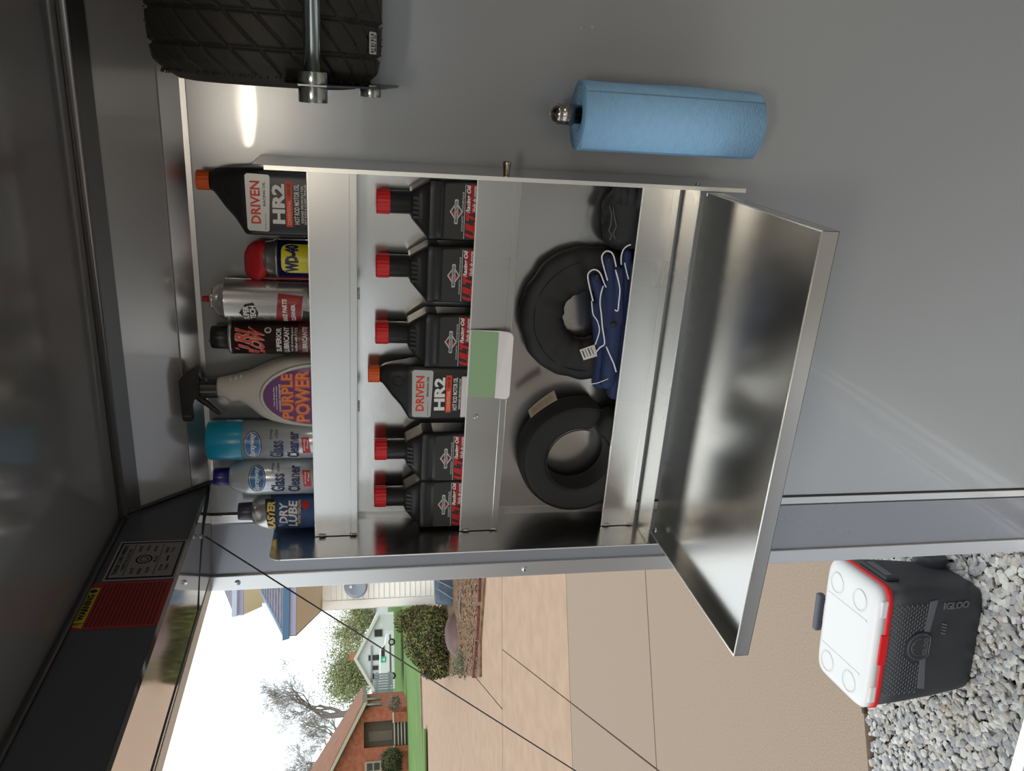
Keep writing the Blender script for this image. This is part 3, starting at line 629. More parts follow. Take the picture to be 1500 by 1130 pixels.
gA = glove('driving_glove', 'front blue driving glove with white piping, fingers pointing right', [
    ([(878, 560, -.050), (882, 530, -.050), (884, 500, -.050), (886, 470, -.050)], (.0150, .0145, .016, .0165)),
    ([(889, 560, -.070), (893, 530, -.070), (896, 500, -.070), (897, 470, -.070)], (.0140, .0140, .0155, .0165)),
    ([(884, 470, -.070), (884, 445, -.070), (878, 428, -.071), (871, 408, -.072)], (.0150, .0120, .0095, .0090)),
    ([(892, 468, -.071), (894, 435, -.071), (893, 408, -.073), (891, 381, -.074)], (.0150, .0115, .0095, .0090)),
    ([(901, 468, -.071), (904, 435, -.071), (905, 412, -.072), (906, 398, -.073)], (.0150, .0110, .0100, .0095)),
    ([(880, 500, -.069), (876, 478, -.067), (873, 462, -.066), (871, 448, -.066)], (.0130, .0100, .0090, .0085))], 'pair of blue driving gloves', G(880, 570))
gB = glove('driving_glove', 'rear blue driving glove mostly hidden behind the front one and the lip', [
    ([(900, 575, -.050), (903, 540, -.050), (908, 500, -.050), (911, 460, -.050)], (.0150, .0150, .0160, .0160)),
    ([(911, 460, -.052), (914, 430, -.054), (916, 405, -.056), (918, 372, -.060)], (.0150, .0115, .0100, .0090)),
    ([(916, 460, -.052), (922, 430, -.054), (925, 412, -.056), (928, 390, -.060)], (.0150, .0115, .0100, .0090))], 'pair of blue driving gloves', G(900, 575, -.05))
def pipe(pts, d, parent, r=.0013):
    P = [G(x, y, d) for x, y in pts]; o = []
    for i in range(len(P)-1):
        for k in range(4):
            t_ = k/4; p0 = P[max(i-1, 0)]; p1 = P[i]; p2 = P[i+1]; p3 = P[min(i+2, len(P)-1)]
            o.append(.5*((2*p1)+(p2-p0)*t_+(2*p0-5*p1+4*p2-p3)*t_*t_+(3*p1-p0-3*p2+p3)*t_**3))
    o.append(P[-1]); obj('piping', MB().tube(o, r, 6), M_pipe, parent)
pipe([(868.7, 441), (863.5, 420), (861, 405), (864, 398), (871, 395), (879, 400), (885, 415), (888, 421)], -.0785, gA)
pipe([(890, 411), (884, 390), (881.5, 377), (885, 370), (891, 368), (898, 373), (902.6, 391)], -.0805, gA)
pipe([(901.6, 395.6), (906, 412), (908, 426), (906.5, 442), (905, 455), (900.5, 454)], -.0845, gA)
pipe([(883.5, 419), (880, 432), (879, 445), (881, 462), (882.5, 480), (885.6, 503), (879, 509), (872, 517)], -.0855, gA)
pipe([(888, 508), (895, 524), (899, 533), (902.6, 545)], -.086, gA)
pipe([(866.5, 441), (868.7, 460), (873, 467), (876, 473), (878, 482), (877, 490), (872, 505)], -.078, gA, .0011)
pipe([(864.5, 563), (876, 561), (891, 555)], -.083, gA, .0008)
for x, y, d in ((874, 407, -.0805), (892, 382, -.0825)): 
    q = G(x, y, d); obj('grip_patch', MB().lathe([(.0002, -.0012), (.003, -.0008), (.0045, 0), (.003, .0008), (.0002, .0012)], 12).xf(Matrix.Translation(q) @ Matrix.Rotation(PI/2, 4, 'X') @ Matrix.Scale(1.3, 4, (1, 0, 0))), M_glove2, gA)
q = G(899, 476, -.0865); obj('grip_patch', MB().lathe([(.0002, -.0015), (.004, -.001), (.006, 0), (.004, .001), (.0002, .0015)], 12).xf(Matrix.Translation(q) @ Matrix.Rotation(PI/2, 4, 'X')), M_glove2, gA)
pipe([(910, 388), (910, 376), (913, 366), (918.5, 360.6), (924, 358.5)], -.0695, gB)
pipe([(915, 385), (917, 395), (920.7, 409)], -.070, gB)
# ---------------------------------------------------------------- tyre rack on the wall
YT, RT = -.166, .146
ct = onY(393, 60, YT); zc_ = ct.z
XT = onY(400, 116, YT-RT).x     # left shoulder
XT = min(XT, -.012)
t = thing('kart_tyre', 'small black treaded kart tyre held on the wall rack', 'tyre', (XT+.09, YT, zc_-RT))
def tread_depth(a, x):       # x 0..1 across the width
    d = 0
    for g in (.18, .40, .60, .82):
        d = max(d, .0045*min(1, max(0, (.0155-abs(x-g))/.006)))
    if x < .82 and x > .02:
        q = (a*26/(2*PI)*1.0 + x*5.2) % 1.0
        q = min(q, 1-q); d = max(d, .0038*min(1, max(0, (.075-q)/.03)))
    if x >= .82: 
        q = (a*26/(2*PI) + x*5.2) % 1.0
        q = min(q, 1-q); d = max(d, .003*min(1, max(0, (.07-q)/.03)))
    return d
nA, nX = 760, 120; W = .178
vs = []; fs = []
for i in range(nA):
    a = 2*PI*i/nA
    for j in range(nX):
        x = j/(nX-1); crown = RT-.010*(abs(2*x-1)**4)-.010*max(0, abs(2*x-1)-.86)/.14
        r = crown-tread_depth(a, x)
        vs.append((XT+x*W, YT+r*math.cos(a), zc_+r*math.sin(a)))
for i in range(nA):
    k = (i+1) % nA
    for j in range(nX-1): fs.append((i*nX+j, i*nX+j+1, k*nX+j+1, k*nX+j))
m = MB(); m.add(vs, fs, True)
M_tyre = mat('tyre_rubber', (.17, .165, .15), .62, bump=.2, bscale=200, noise=.2, nscale=60)
obj('tread', m, M_tyre, t)
for s, x0 in ((-1, XT), (1, XT+W)):
    m = MB().rings([[(x0+s*dx, YT+r*math.cos(2*PI*k/96), zc_+r*math.sin(2*PI*k/96)) for k in range(96)] for r, dx in ((RT-.0205, 0), (RT-.022, .001), (RT-.035, .008), (RT-.05, .010), (RT-.068, .004), (RT-.078, -.006))], cap=False)
    obj('sidewall', m, M_tyre, t)
hm = MB(); rnd = random.Random(4)
for k in range(260):      # moulding nibs along the shoulder
    a = rnd.uniform(0, 2*PI); r = RT-.017+rnd.uniform(-.002, .002); L = rnd.uniform(.002, .0065)
    p = Vector((XT+.003, YT+r*math.cos(a), zc_+r*math.sin(a))); q = p+Vector((-L*.9, L*.35*math.cos(a), L*.35*math.sin(a))); hm.tube([p, q], .0006, 4)
for k in range(230):
    a = rnd.uniform(0, 2*PI); x = rnd.uniform(.02, .9); r = RT-.001-.010*(abs(2*x-1)**4)
    p = Vector((XT+x*W, YT+r*math.cos(a), zc_+r*math.sin(a))); hm.tube([p, p+Vector((0, .0025*math.cos(a), .0025*math.sin(a)))], .0009, 4)
o = obj('moulding_nibs', hm, M_tyre, t, kind='stuff')
# barcode sticker near the bottom of the tread
a0 = math.atan2(onY(556, 64, YT-RT*.5).z-zc_, -RT*.5); xs_ = onY(556, 64, YT-RT*.45).x
def tyrep(u, v): a = math.radians(245)+v/RT; return (xs_+u, YT+(RT+.0012)*math.cos(a), zc_+(RT+.0012)*math.sin(a))
stt = patch('sticker', rrect(-.013, -.011, .013, .011, .002), mat('sticker_white', (.82, .82, .82), .5), t, lambda u, v: Vector(tyrep(u, v))-Vector(t.location))
bm_ = lambda u, v: Vector((xs_+u, YT+(RT+.0016)*math.cos(math.radians(245)+v/RT), zc_+(RT+.0016)*math.sin(math.radians(245)+v/RT)))-Vector(t.location)
for k in range(7): patch('print_bar', [(-.011+k*.0033, -.007), (-.011+k*.0033+(.001 if k % 2 else .0018), -.007), (-.011+k*.0033+(.001 if k % 2 else .0018), .001), (-.011+k*.0033, .001)], M_dprint, stt, bm_, rings=1)
text('8812', 0, .006, .02, .005, M_dprint, stt, bm_, .02)
# rack
M_tube = mat('rack_zinc_tube', (.70, .73, .72), .22, 1, noise=.2, nscale=15)
xp = XT-.0035
yb1 = YT-RT-.0115
b1_ = onY(457, 60, yb1); z1 = b1_.z
p2 = onY(481, 136, -.040); p3 = onY(543, 136, -.21)
rk = thing('tyre_rack', 'galvanised wall rack with a round bar in front of the tyre', 'rack', (xp, -.01, p3.z-.05))
plate = MB().prism([(xp-.001, -.002, p2.z+.075), (xp-.001, yb1-.006, z1+.03), (xp-.001, yb1-.016, z1+.016), (xp-.001, yb1-.016, z1-.016), (xp-.001, p3.y-.02, p3.z-.018), (xp-.001, -.03, p3.z-.045), (xp-.001, -.002, p3.z-.045)], (.002, 0, 0))
obj('end_plate', plate, M_plate, rk)
pl2 = MB().prism([(v[0]+W+.03, v[1], v[2]) for v in plate.v[:7]], (.002, 0, 0)); obj('end_plate', pl2, M_plate, rk)
obj('front_bar', MB().tube([(xp-.006, yb1, z1), (xp+.5, yb1, z1)], .0098, 20), M_tube, rk)
for y, z, r in ((yb1, z1, .0165),):
    obj('collar', MB().tube([(xp+.001, y, z), (xp+.015, y, z)], r, 32), M_tube, rk, .0008)
    obj('collar', MB().tube([(xp-.019, y, z), (xp-.001, y, z)], r, 32), M_tube, rk, .0008)
obj('rear_bar', MB().tube([(xp-.010, p2.y, p2.z), (xp+.003, p2.y, p2.z)], .008, 16), M_tube, rk)
obj('lower_bar', MB().tube([(xp-.001, p3.y, p3.z), (xp+.003, p3.y, p3.z)], .008, 16), M_tube, rk)
obj('bolt_head', MB().tube([(xp-.012, p3.y, p3.z), (xp-.001, p3.y, p3.z)], .0135, 28), M_tube, rk, .001)
# ---------------------------------------------------------------- blue paper towel roll on an upright holder
YR = -.105; ax = onY(847, 168.5, YR); RR = .0505; HR = .282
tp = ax.z; bt = tp-HR
M_tow = mat('towel_blue', (.58, .77, .93), .85, bump=.6, bscale=160, noise=.06, nscale=60, stretch=(1, 1, 2.2))
t = thing('paper_towel_roll', 'blue paper towel roll standing on a wall holder right of the cabinet', 'towel roll', (ax.x, YR, bt))
m = MB()
ri = .019; n = 96; rs = []
def wob(k, z): return RR+.0007*math.sin(5*2*PI*k/n+z*20)+.0004*math.sin(11*2*PI*k/n-z*33)
prof = [(ri, .004), (ri, HR-.002)] + [(ri+.004, HR)] + [(RR-.003, HR)] + [(RR, HR-.0015)] + [(RR, HR*f_) for f_ in (.9, .8, .7, .6, .5, .4, .3, .2, .1)] + [(RR, .002), (RR-.002, 0), (ri, 0), (ri, .004)]
for r, z in prof: rs.append([((wob(k, z) if r > RR-.0035 else r)*math.cos(2*PI*k/n), (wob(k, z) if r > RR-.0035 else r)*math.sin(2*PI*k/n), z) for k in range(n)])
m.rings(rs, cap=False); obj('roll', m, M_tow, t, world=False)
# loose outer sheet end
rs = []
for j in range(30):
    a = math.radians(-150+j*3.6); r = RR+.0012+.0022*(max(0, 1-j/8))**1.5; rs.append([(r*math.cos(a), r*math.sin(a), z) for z in (.0, HR*.5, HR-.001)] + [((r+.0004)*math.cos(a), (r+.0004)*math.sin(a), z) for z in (HR-.001, HR*.5, 0)])
obj('loose_sheet', MB().rings(rs), M_tow, t, world=False)
sp_ = MB()
for k in range(4):
    r = ri+.005+k*.007; sp_.tube([(r*math.cos(a*PI/20), r*math.sin(a*PI/20), HR+.0001) for a in range(41)], .00025, 4)
obj('layer_edges', sp_, mat('towel_edge', (.34, .56, .70), .9), t, world=False)
th = thing('towel_holder', 'brushed steel towel holder post with domed finial', 'towel holder', (ax.x, -.005, bt-.03))
fin = MB().lathe([(.0, bt-.012-tp), (.013, bt-.012-tp), (.013, .0), (.0155, .001), (.0155, .018), (.0145, .0195), (.0152, .0215), (.0152, .0255), (.0140, .028), (.0105, .0325), (.0055, .0355), (.001, .0365)], 40, (ax.x, YR, tp+.007))
obj('post', fin, mat('brushed_steel', (.66, .63, .60), .22, 1, rvar=.05), th)
obj('arm', MB().box((ax.x-.012, YR-.012, bt-.012), (ax.x+.012, -.004, bt-.006)), M_steel, th, .001)
obj('wall_plate', MB().box((ax.x-.025, -.006, bt-.05), (ax.x+.025, -.0005, bt+.02)), M_steel, th, .002)
# ---------------------------------------------------------------- stickers on the header
def hmap(Y0, Z0, d=.0006): return lambda u, v: (XI+d, Y0+u, Z0+v)
def hz(px, py): return onX(px, py, XI)
a, b, c, d = hz(180, 793), hz(277, 793), hz(256, 849), hz(148, 852)
y1_, y0_ = (a.y+b.y)/2, (c.y+d.y)/2; z0_, z1_ = (b.z+c.z)/2, (a.z+d.z)/2
z0_ = max(z0_, zh+.004)
t = thing('wiring_sticker', 'grey wiring diagram sticker with black frame on the dark header', 'sticker', (XI+.0005, (y0_+y1_)/2, z0_))
M_st = mat('sticker_grey', (.50, .50, .51), .45); M_stf = mat('sticker_frame_black', (.08, .08, .09), .5); M_sto = mat('sticker_edge_grey', (.56, .56, .57), .45)
Yc_, Zc_ = (y0_+y1_)/2, (z0_+z1_)/2; hw, hh = (y1_-y0_)/2, (z1_-z0_)/2; L = Vector(t.location)
def hm_(d): return lambda u, v: Vector((XI+d, Yc_+u, Zc_+v))-L
s0 = patch('backing', [(-hw, -hh), (hw, -hh), (hw, hh), (-hw, hh)], M_sto, t, hm_(.0006), rings=1)
patch('frame', [(-hw*.93, -hh*.94), (hw*.93, -hh*.94), (hw*.93, hh*.94), (-hw*.93, hh*.94)], M_stf, s0, hm_(.0009), rings=1)
patch('face', [(-hw*.86, -hh*.88), (hw*.86, -hh*.88), (hw*.86, hh*.88), (-hw*.86, hh*.88)], M_st, s0, hm_(.0012), rings=1)
q = hm_(.0016)
text('TRAILER CORD WIRING', 0, hh*.76, hw*1.5, hh*.13, M_stf, s0, q, .03); text('CONNECTOR COLOR CODE', 0, hh*.58, hw*1.1, hh*.10, M_stf, s0, q, .02)
for v in (.48, -.35): patch('rule', [(-hw*.8, hh*v), (hw*.8, hh*v), (hw*.8, hh*v+.0008), (-hw*.8, hh*v+.0008)], M_stf, s0, q, rings=1)
def ringd(cx, cz, r, w_):
    vs = []; fs = []
    for k in range(33):
        a_ = 2*PI*k/32
        for rr_ in (r, r-w_): vs.append(q(cx+rr_*math.cos(a_), cz+rr_*math.sin(a_)))
    for k in range(32): fs.append((2*k, 2*k+2, 2*k+3, 2*k+1))
    flatobj('diagram_ring', vs, fs, M_stf, s0)
ringd(0, hh*.08, hh*.24, hh*.05); ringd(0, hh*.08, hh*.13, hh*.03)
for k, (u, v, s_) in enumerate(((-.55, .3, 'BLACK'), (-.6, .08, 'GREEN'), (-.55, -.14, 'YELLOW'), (.55, .3, 'WHITE'), (.6, .08, 'RED'), (.55, -.14, 'BROWN'), (0, -.25, 'BLUE'), (-.45, -.5, 'STOP'), (-.45, -.66, 'TURN'), (.45, -.5, 'GROUND'), (.45, -.66, 'TAIL'))):
    text(s_, hw*u, hh*v, hw*.3, hh*.09, M_stf, s0, q, .02)
for k in range(4): patch('dot', oval(hw*(-.1+.07*k), -hh*.6, .0018, .0018, 10), M_stf, s0, q, rings=1)
e = [hz(132, 854), hz(256, 851), hz(232, 920), hz(97, 923)]
y1_, y0_ = (e[0].y+e[1].y)/2, (e[2].y+e[3].y)/2; z0_, z1_ = max(zh+.003, (e[1].z+e[2].z)/2), (e[0].z+e[3].z)/2
t = thing('warning_sticker', 'dark red warning sticker full of small print on the header', 'sticker', (XI+.0005, (y0_+y1_)/2, z0_))
Yc_, Zc_ = (y0_+y1_)/2, (z0_+z1_)/2; hw, hh = (y1_-y0_)/2, (z1_-z0_)/2; L = Vector(t.location)
M_rs = mat('sticker_red', (.58, .20, .19), .5); M_ye = mat('sticker_yellow', (.72, .68, .16), .5); M_rp = mat('sticker_small_print', (.36, .10, .10), .5)
s0 = patch('backing', [(-hw, -hh), (hw, -hh), (hw, hh), (-hw, hh)], M_rs, t, hm_(.0006), rings=1)
q = hm_(.0010); q2 = hm_(.0014)
patch('warning_bar', [(-hw*.72, hh*.68), (hw*.75, hh*.68), (hw*.75, hh*.93), (-hw*.72, hh*.93)], M_ye, s0, q, rings=1)
patch('triangle', [(-hw*.95, hh*.68), (-hw*.74, hh*.68), (-hw*.845, hh*.93)], M_ye, s0, q, rings=1)
text('!', -hw*.845, hh*.77, hw*.03, hh*.13, M_stf, s0, q2, .03)
text('WARNING', -hw*.10, hh*.805, hw*1.1, hh*.17, M_stf, s0, q2, .05); patch('pictogram', oval(hw*.6, hh*.8, hw*.08, hh*.09, 14), M_stf, s0, q2, rings=1)
rnd = random.Random(9)
for k in range(17):
    v = hh*(.58-k*.09); u = -hw*.9; vs = []; fs = []
    while u < hw*.86:
        L_ = rnd.uniform(.03, .12)*hw; i0 = len(vs); vs += [q(u, v), q(min(u+L_, hw*.9), v), q(min(u+L_, hw*.9), v+hh*.045), q(u, v+hh*.045)]; fs.append((i0, i0+1, i0+2, i0+3)); u += L_+.02*hw
    flatobj('print_line', vs, fs, M_rp, s0)
ALB = .60
# ---------------------------------------------------------------- ground: falls gently away towards the road and the houses
DV = Vector((-.64, .768, 0)).normalized()
def gz(x, y):
    s = x*DV.x+y*DV.y
    s = min(s, 96)
    return 0.0 if s < 20 else (-.046*(s-20)**2/32 if s < 36 else -.046*(s-28))
M_grass = mat('grass', (.45, .62, .24), .9, noise=.4, nscale=.8, col2=(.36, .54, .18), bump=.5, bscale=20)
M_conc = mat('driveway_concrete', (.82, .69, .58), .85, noise=.2, nscale=3.5, col2=(.77, .645, .545), bump=.25, bscale=250)
M_agg = mat('aggregate_concrete', (.745, .66, .575), .85, noise=.25, nscale=130, col2=(.66, .575, .495), bump=.4, bscale=150)
M_dirt = mat('dark_joint_soil', (.34, .27, .21), .95)
M_road = mat('road_concrete', (.80, .72, .66), .85, noise=.12, nscale=.6, bump=.1, bscale=60)
vs = []; fs = []
NR, NT = 26, 30; radii = [0]+[3, 8, 14, 20, 22, 24, 26, 28, 30, 33, 36, 42, 50, 58, 66, 76, 88, 96, 110, 140, 200, 300]
for i, r in enumerate(radii):
    for j in range(NT): a = 2*PI*j/NT; x, y = r*math.cos(a), r*math.sin(a); vs.append((x, y, gz(x, y)-.06))
for i in range(len(radii)-1):
    for j in range(NT): k = (j+1) % NT; fs.append((i*NT+j, i*NT+k, (i+1)*NT+k, (i+1)*NT+j))
m = MB(); m.add(vs, fs, True); g = struct('ground', m, M_dirt)
def G2(px, py): p = onZ(px, py, 0); return (p.x, p.y)
def clip(poly, p, q, keep):          # keep side of line p->q (+1 left, -1 right)
    o = []
    f_ = lambda a: keep*((q[0]-p[0])*(a[1]-p[1])-(q[1]-p[1])*(a[0]-p[0]))
    for i in range(len(poly)):
        a, b = poly[i], poly[(i+1) % len(poly)]; fa, fb = f_(a), f_(b)
        if fa >= 0: o.append(a)
        if fa*fb < 0: t_ = fa/(fa-fb); o.append((a[0]+(b[0]-a[0])*t_, a[1]+(b[1]-a[1])*t_))
    return o
def inset(p, q, d):                  # shift line sideways by d (to the left)
    n = Vector((-(q[1]-p[1]), q[0]-p[0])).normalized()*d; return (p[0]+n.x, p[1]+n.y), (q[0]+n.x, q[1]+n.y)
# lawn: everything beyond the road edge
R0, R1 = G2(613, 985), G2(617, 1128)
big = [(-200, -200), (200, -200), (200, 250), (-200, 250)]
def sheet(name, poly, z, m, kind='structure', sub=6):
    me = MB(); P = [Vector((a, b, 0)) for a, b in poly]
    me.add([(a, b, gz(a, b)+z) for a, b in poly], [tuple(range(len(poly)))]); return obj(name, me, m, kind=kind)
# keep lawn as strips so that it follows the slope
side_ = 1 if ((R1[0]-R0[0])*(60-R0[1])-(R1[1]-R0[1])*(-50-R0[0])) > 0 else -1
lawn = clip(big, R0, R1, side_)
perp = Vector((DV.y, -DV.x))
def strips(name, poly, z, m, cuts):
    mb = MB()
    for a, b in zip(cuts[:-1], cuts[1:]):
        pa = (DV.x*a, DV.y*a); pb = (DV.x*b, DV.y*b)
        s_ = clip(poly, pa, (pa[0]+perp.x, pa[1]+perp.y), 1); s_ = clip(s_, pb, (pb[0]+perp.x, pb[1]+perp.y), -1) if s_ else s_
        if len(s_) >= 3: mb.add([(x, y, gz(x, y)+z) for x, y in s_], [tuple(range(len(s_)))])
    if not mb.f: return None
    return obj(name, mb, m, kind='structure')
strips('lawn', lawn, .02, M_grass, [-60, 0, 20, 22, 24, 26, 28, 30, 32, 34, 36, 44, 56, 70, 96, 230])
M_kerb = mat('kerb_stone', (.70, .62, .52), .9, noise=.3, nscale=4)
# driveway slabs
J1 = (G2(735.6, 880), G2(736, 1100)); J2 = (G2(829, 847), G2(838.5, 1115)); J3 = (G2(945.5, 842), G2(960, 1094)); D1 = (G2(737, 953), G2(958, 1124.5)); D2 = (G2(697, 993), G2(738, 1042))
GE = (G2(1265, 1045), (-1.78, 1.30))
drive = clip([(-60, -12), (30, -12), (30, 14), (-60, 45)], R0, R1, -side_)
# side with gravel cut away (gravel lies towards the trailer)
gs = 1 if ((GE[1][0]-GE[0][0])*(5-GE[0][1])-(GE[1][1]-GE[0][1])*(-6-GE[0][0])) > 0 else -1
drv = clip(drive, *GE, gs)
dw = bpy.data.objects.new('driveway', None); COL.objects.link(dw); dw['kind'] = 'structure'
def far(l): return 1 if ((l[1][0]-l[0][0])*(40-l[0][1])-(l[1][1]-l[0][1])*(-30-l[0][0])) > 0 else -1
def lft(l): return 1 if ((l[1][0]-l[0][0])*(0-l[0][1])-(l[1][1]-l[0][1])*(-30-l[0][0])) > 0 else -1
def between(poly, l1, s1, l2=None, s2=1, g=.009):
    a = clip(poly, *inset(*l1, g*s1), s1)
    if l2: a = clip(a, *inset(*l2, g*s2), s2)
    return a
rows = [('concrete_slab', between(drv, J1, far(J1)), M_conc, D2), ('concrete_slab', between(drv, J1, -far(J1), J2, far(J2)), M_conc, D1), ('concrete_slab', between(drv, J2, -far(J2), J3, far(J3)), M_agg, D1), ('concrete_slab', between(drv, J3, -far(J3)), M_agg, D1)]
for nme, poly, mm, dl in rows:
    if len(poly) < 3: continue
    for sgn in (1, -1):
        p = clip(poly, *inset(*dl, .008*sgn), sgn)
        if len(p) < 3: continue
        if mm is M_conc and poly is rows[0][1]:
            # far row meets the road; cut into strips on the slope
            s_ = strips('concrete_slab', p, 0, mm, [-60, 0, 15, 20, 22, 24, 26, 28, 30, 34]); 
            if s_: s_.parent = dw; del s_['kind']
        else: obj('concrete_slab', MB().prism([(x, y, -.1) for x, y in p], (0, 0, .1)), mm, dw)
# kerb line at the lawn and small grass divider
k0, k1 = Vector((*R0, 0)), Vector((*R1, 0)); dk = (k1-k0).normalized(); kb = MB()
nk = Vector((-dk.y, dk.x, 0))*.09
for i in range(-30, 30):
    a = k0+dk*(i*1.0+.01); b = k0+dk*(i*1.0+.99); z = lambda p: gz(p.x, p.y)
    kb.add([(*(a-nk).xy, z(a)-.05), (*(b-nk).xy, z(b)-.05), (*(b+nk).xy, z(b)-.05), (*(a+nk).xy, z(a)-.05), (*(a-nk).xy, z(a)+.06), (*(b-nk).xy, z(b)+.06), (*(b+nk).xy, z(b)+.06), (*(a+nk).xy, z(a)+.06)], [(0,3,2,1),(4,5,6,7),(0,1,5,4),(1,2,6,5),(2,3,7,6),(3,0,4,7)])
obj('kerb', kb, M_kerb, kind='structure')
a, b, c, d = G2(621, 1068), G2(621, 1140), G2(625, 1140), G2(624, 1068)
m = MB().prism([(a[0], a[1], 0), (b[0], b[1], 0), (c[0], c[1], 0), (d[0], d[1], 0)], (0, 0, .05)); obj('grass_divider', m, M_grass, kind='structure')
# ---------------------------------------------------------------- gravel
M_st = [mat('stone_pale', (.90, .89, .87), .85, noise=.3, nscale=40), mat('stone_grey', (.78, .78, .79), .85, noise=.3, nscale=40), mat('stone_warm', (.88, .85, .80), .85, noise=.3, nscale=40), mat('stone_light', (.97, .97, .95), .85, noise=.2, nscale=40)]
gb = bpy.data.objects.new('gravel_bed', None); COL.objects.link(gb); gb['kind'] = 'structure'
gpoly = clip([(-4.5, -3), (2, -3), (2, 4), (-4.5, 4)], *inset(*GE, -.02*gs), -gs)
obj('gravel_base', MB().prism([(x, y, -.09) for x, y in gpoly], (0, 0, .05)), mat('gravel_shade', (.30, .29, .28), .95), gb)  # plain dark base under the stones
obj('gravel_edging', MB().prism([(p[0], p[1], -.08) for p in [inset(*GE, -.012*gs)[0], inset(*GE, -.012*gs)[1], inset(*GE, .004*gs)[1], inset(*GE, .004*gs)[0]]], (0, 0, .085)), M_dirt, gb)
def stone_verts(rnd, s):
    bm = bmesh.new(); bmesh.ops.create_icosphere(bm, subdivisions=1, radius=1)
    ax = Vector((rnd.uniform(.75, 1.25), rnd.uniform(.55, .9), rnd.uniform(.35, .6)))
    pl = [(Vector((rnd.uniform(-1, 1), rnd.uniform(-1, 1), rnd.uniform(-1, 1))).normalized(), rnd.uniform(.5, .8)) for _ in range(7)]
    V = []
    for v in bm.verts:
        c = v.co.copy()
        for n_, d_ in pl:
            q_ = c.dot(n_)
            if q_ > d_: c -= n_*(q_-d_)
        V.append(Vector((c.x*ax.x, c.y*ax.y, c.z*ax.z))*s)
    Fc = [tuple(v.index for v in f.verts) for f in bm.faces]; bm.free(); return V, Fc
rnd = random.Random(11)
protos = []
for k in range(14):
    V, Fc = stone_verts(rnd, 1)
    ms = []
    me = bpy.data.meshes.new('stone'); me.from_pydata(V, [], Fc); me.materials.append(M_st[k % 4]); me.update(); protos.append((me, V, Fc))
def inside(poly, x, y):
    c = False
    for i in range(len(poly)):
        (x0, y0), (x1, y1) = poly[i], poly[i-1]
        if (y0 > y) != (y1 > y) and x < (x1-x0)*(y-y0)/(y1-y0)+x0: c = not c
    return c
def topx(p):
    d = Vector(p)-CAM; c = (Vector((RX[0], RY[0], RZ[0])).dot(d), Vector((RX[1], RY[1], RZ[1])).dot(d), Vector((RX[2], RY[2], RZ[2])).dot(d))
    return 750+F*c[0]/-c[2], 565-F*c[1]/-c[2], -c[2]
cands = []
sp = .0205
y = -.6
while y < 1.9:
    x = -3.3
    while x < -.6:
        jx, jy = x+rnd.uniform(-.011, .011), y+rnd.uniform(-.011, .011)
        if inside(gpoly, jx, jy):
            for lay in range(2):
                px, py, dd_ = topx((jx, jy, 0))
                vis = 1180 < px < 1530 and 790 < py < 1150
                if vis or (rnd.random() < .30 and lay == 1): cands.append((jx+rnd.uniform(-.01, .01)*lay, jy+rnd.uniform(-.01, .01)*lay, -.022+.013*lay, px, py, dd_, vis))
        x += sp
    y += sp
def occl(px, py): return 1240 < px < 1465 and 815 < py < 1048
pick = sorted([c for c in cands if c[6] and c[2] > -.02 and px and not occl(c[3], c[4]) and c[3] < 1500 and c[4] < 1130 and c[4] > 815], key=lambda c: c[5])[:298]
ps = set(id(c) for c in pick); bulk = {0: MB(), 1: MB(), 2: MB(), 3: MB()}
for c in cands:
    k = rnd.randrange(14); s = rnd.uniform(.013, .025); R_ = Matrix.Rotation(rnd.uniform(0, 6.28), 4, 'Z') @ Matrix.Rotation(rnd.uniform(-.6, .6), 4, 'X')
    if id(c) in ps:
        s *= 1.1; o = bpy.data.objects.new('stone', protos[k][0]); COL.objects.link(o); o.matrix_world = Matrix.Translation((c[0], c[1], c[2]+.004)) @ R_ @ Matrix.Scale(s, 4); o.parent = gb
    else:
        M_ = Matrix.Translation((c[0], c[1], c[2])) @ R_ @ Matrix.Scale(s, 4); bulk[k % 4].add([M_ @ v for v in protos[k][1]], protos[k][2])
for k in range(4): obj('loose_gravel', bulk[k], M_st[k], gb, kind='stuff')
# ---------------------------------------------------------------- cool box
cb_ang = math.radians(9.4); CW, CD_ = .44, .285
cx0 = Vector((-1.912, .507, 0)); ex = Vector((math.cos(cb_ang), math.sin(cb_ang), 0)); ey = Vector((-ex.y, ex.x, 0))
cc = cx0+ex*CW/2+ey*CD_/2
t = thing('cool_box', 'black cool box with red band and white lid standing on the gravel', 'cool box', (cc.x, cc.y, -.005)); t.rotation_euler.z = cb_ang
M_cb = mat('coolbox_black', (.24, .25, .27), .5, bump=.1, bscale=120, noise=.2, nscale=12); M_cr = mat('coolbox_red', (1, .12, .16), .4); M_cw = mat('coolbox_white', (1, 1, 1), .4); M_cg = mat('coolbox_handle_grey', (.34, .35, .40), .45)
hx, hy = CW/2, CD_/2
b = MB().loft([(0, 0, 0, hx-.035, hy-.025, 7), (.012, 0, 0, hx-.026, hy-.018, 7), (.06, 0, 0, hx-.022, hy-.014, 8), (.14, 0, 0, hx-.015, hy-.009, 9), (.27, 0, 0, hx-.004, hy-.004, 9), (.372, 0, 0, hx, hy, 9), (.374, 0, 0, hx-.006, hy-.006, 9)], 64)
body = obj('body', b, M_cb, t, world=False)
obj('red_band', MB().loft([(.371, 0, 0, hx+.002, hy+.002, 9), (.373, 0, 0, hx+.006, hy+.006, 9), (.391, 0, 0, hx+.006, hy+.006, 9), (.393, 0, 0, hx+.001, hy+.001, 9)], 64), M_cr, t, world=False)
obj('red_band_front', MB().box((-.045, -hy-.0085, .372), (.065, -hy, .402)), M_cr, t, world=False, bevel=.003)
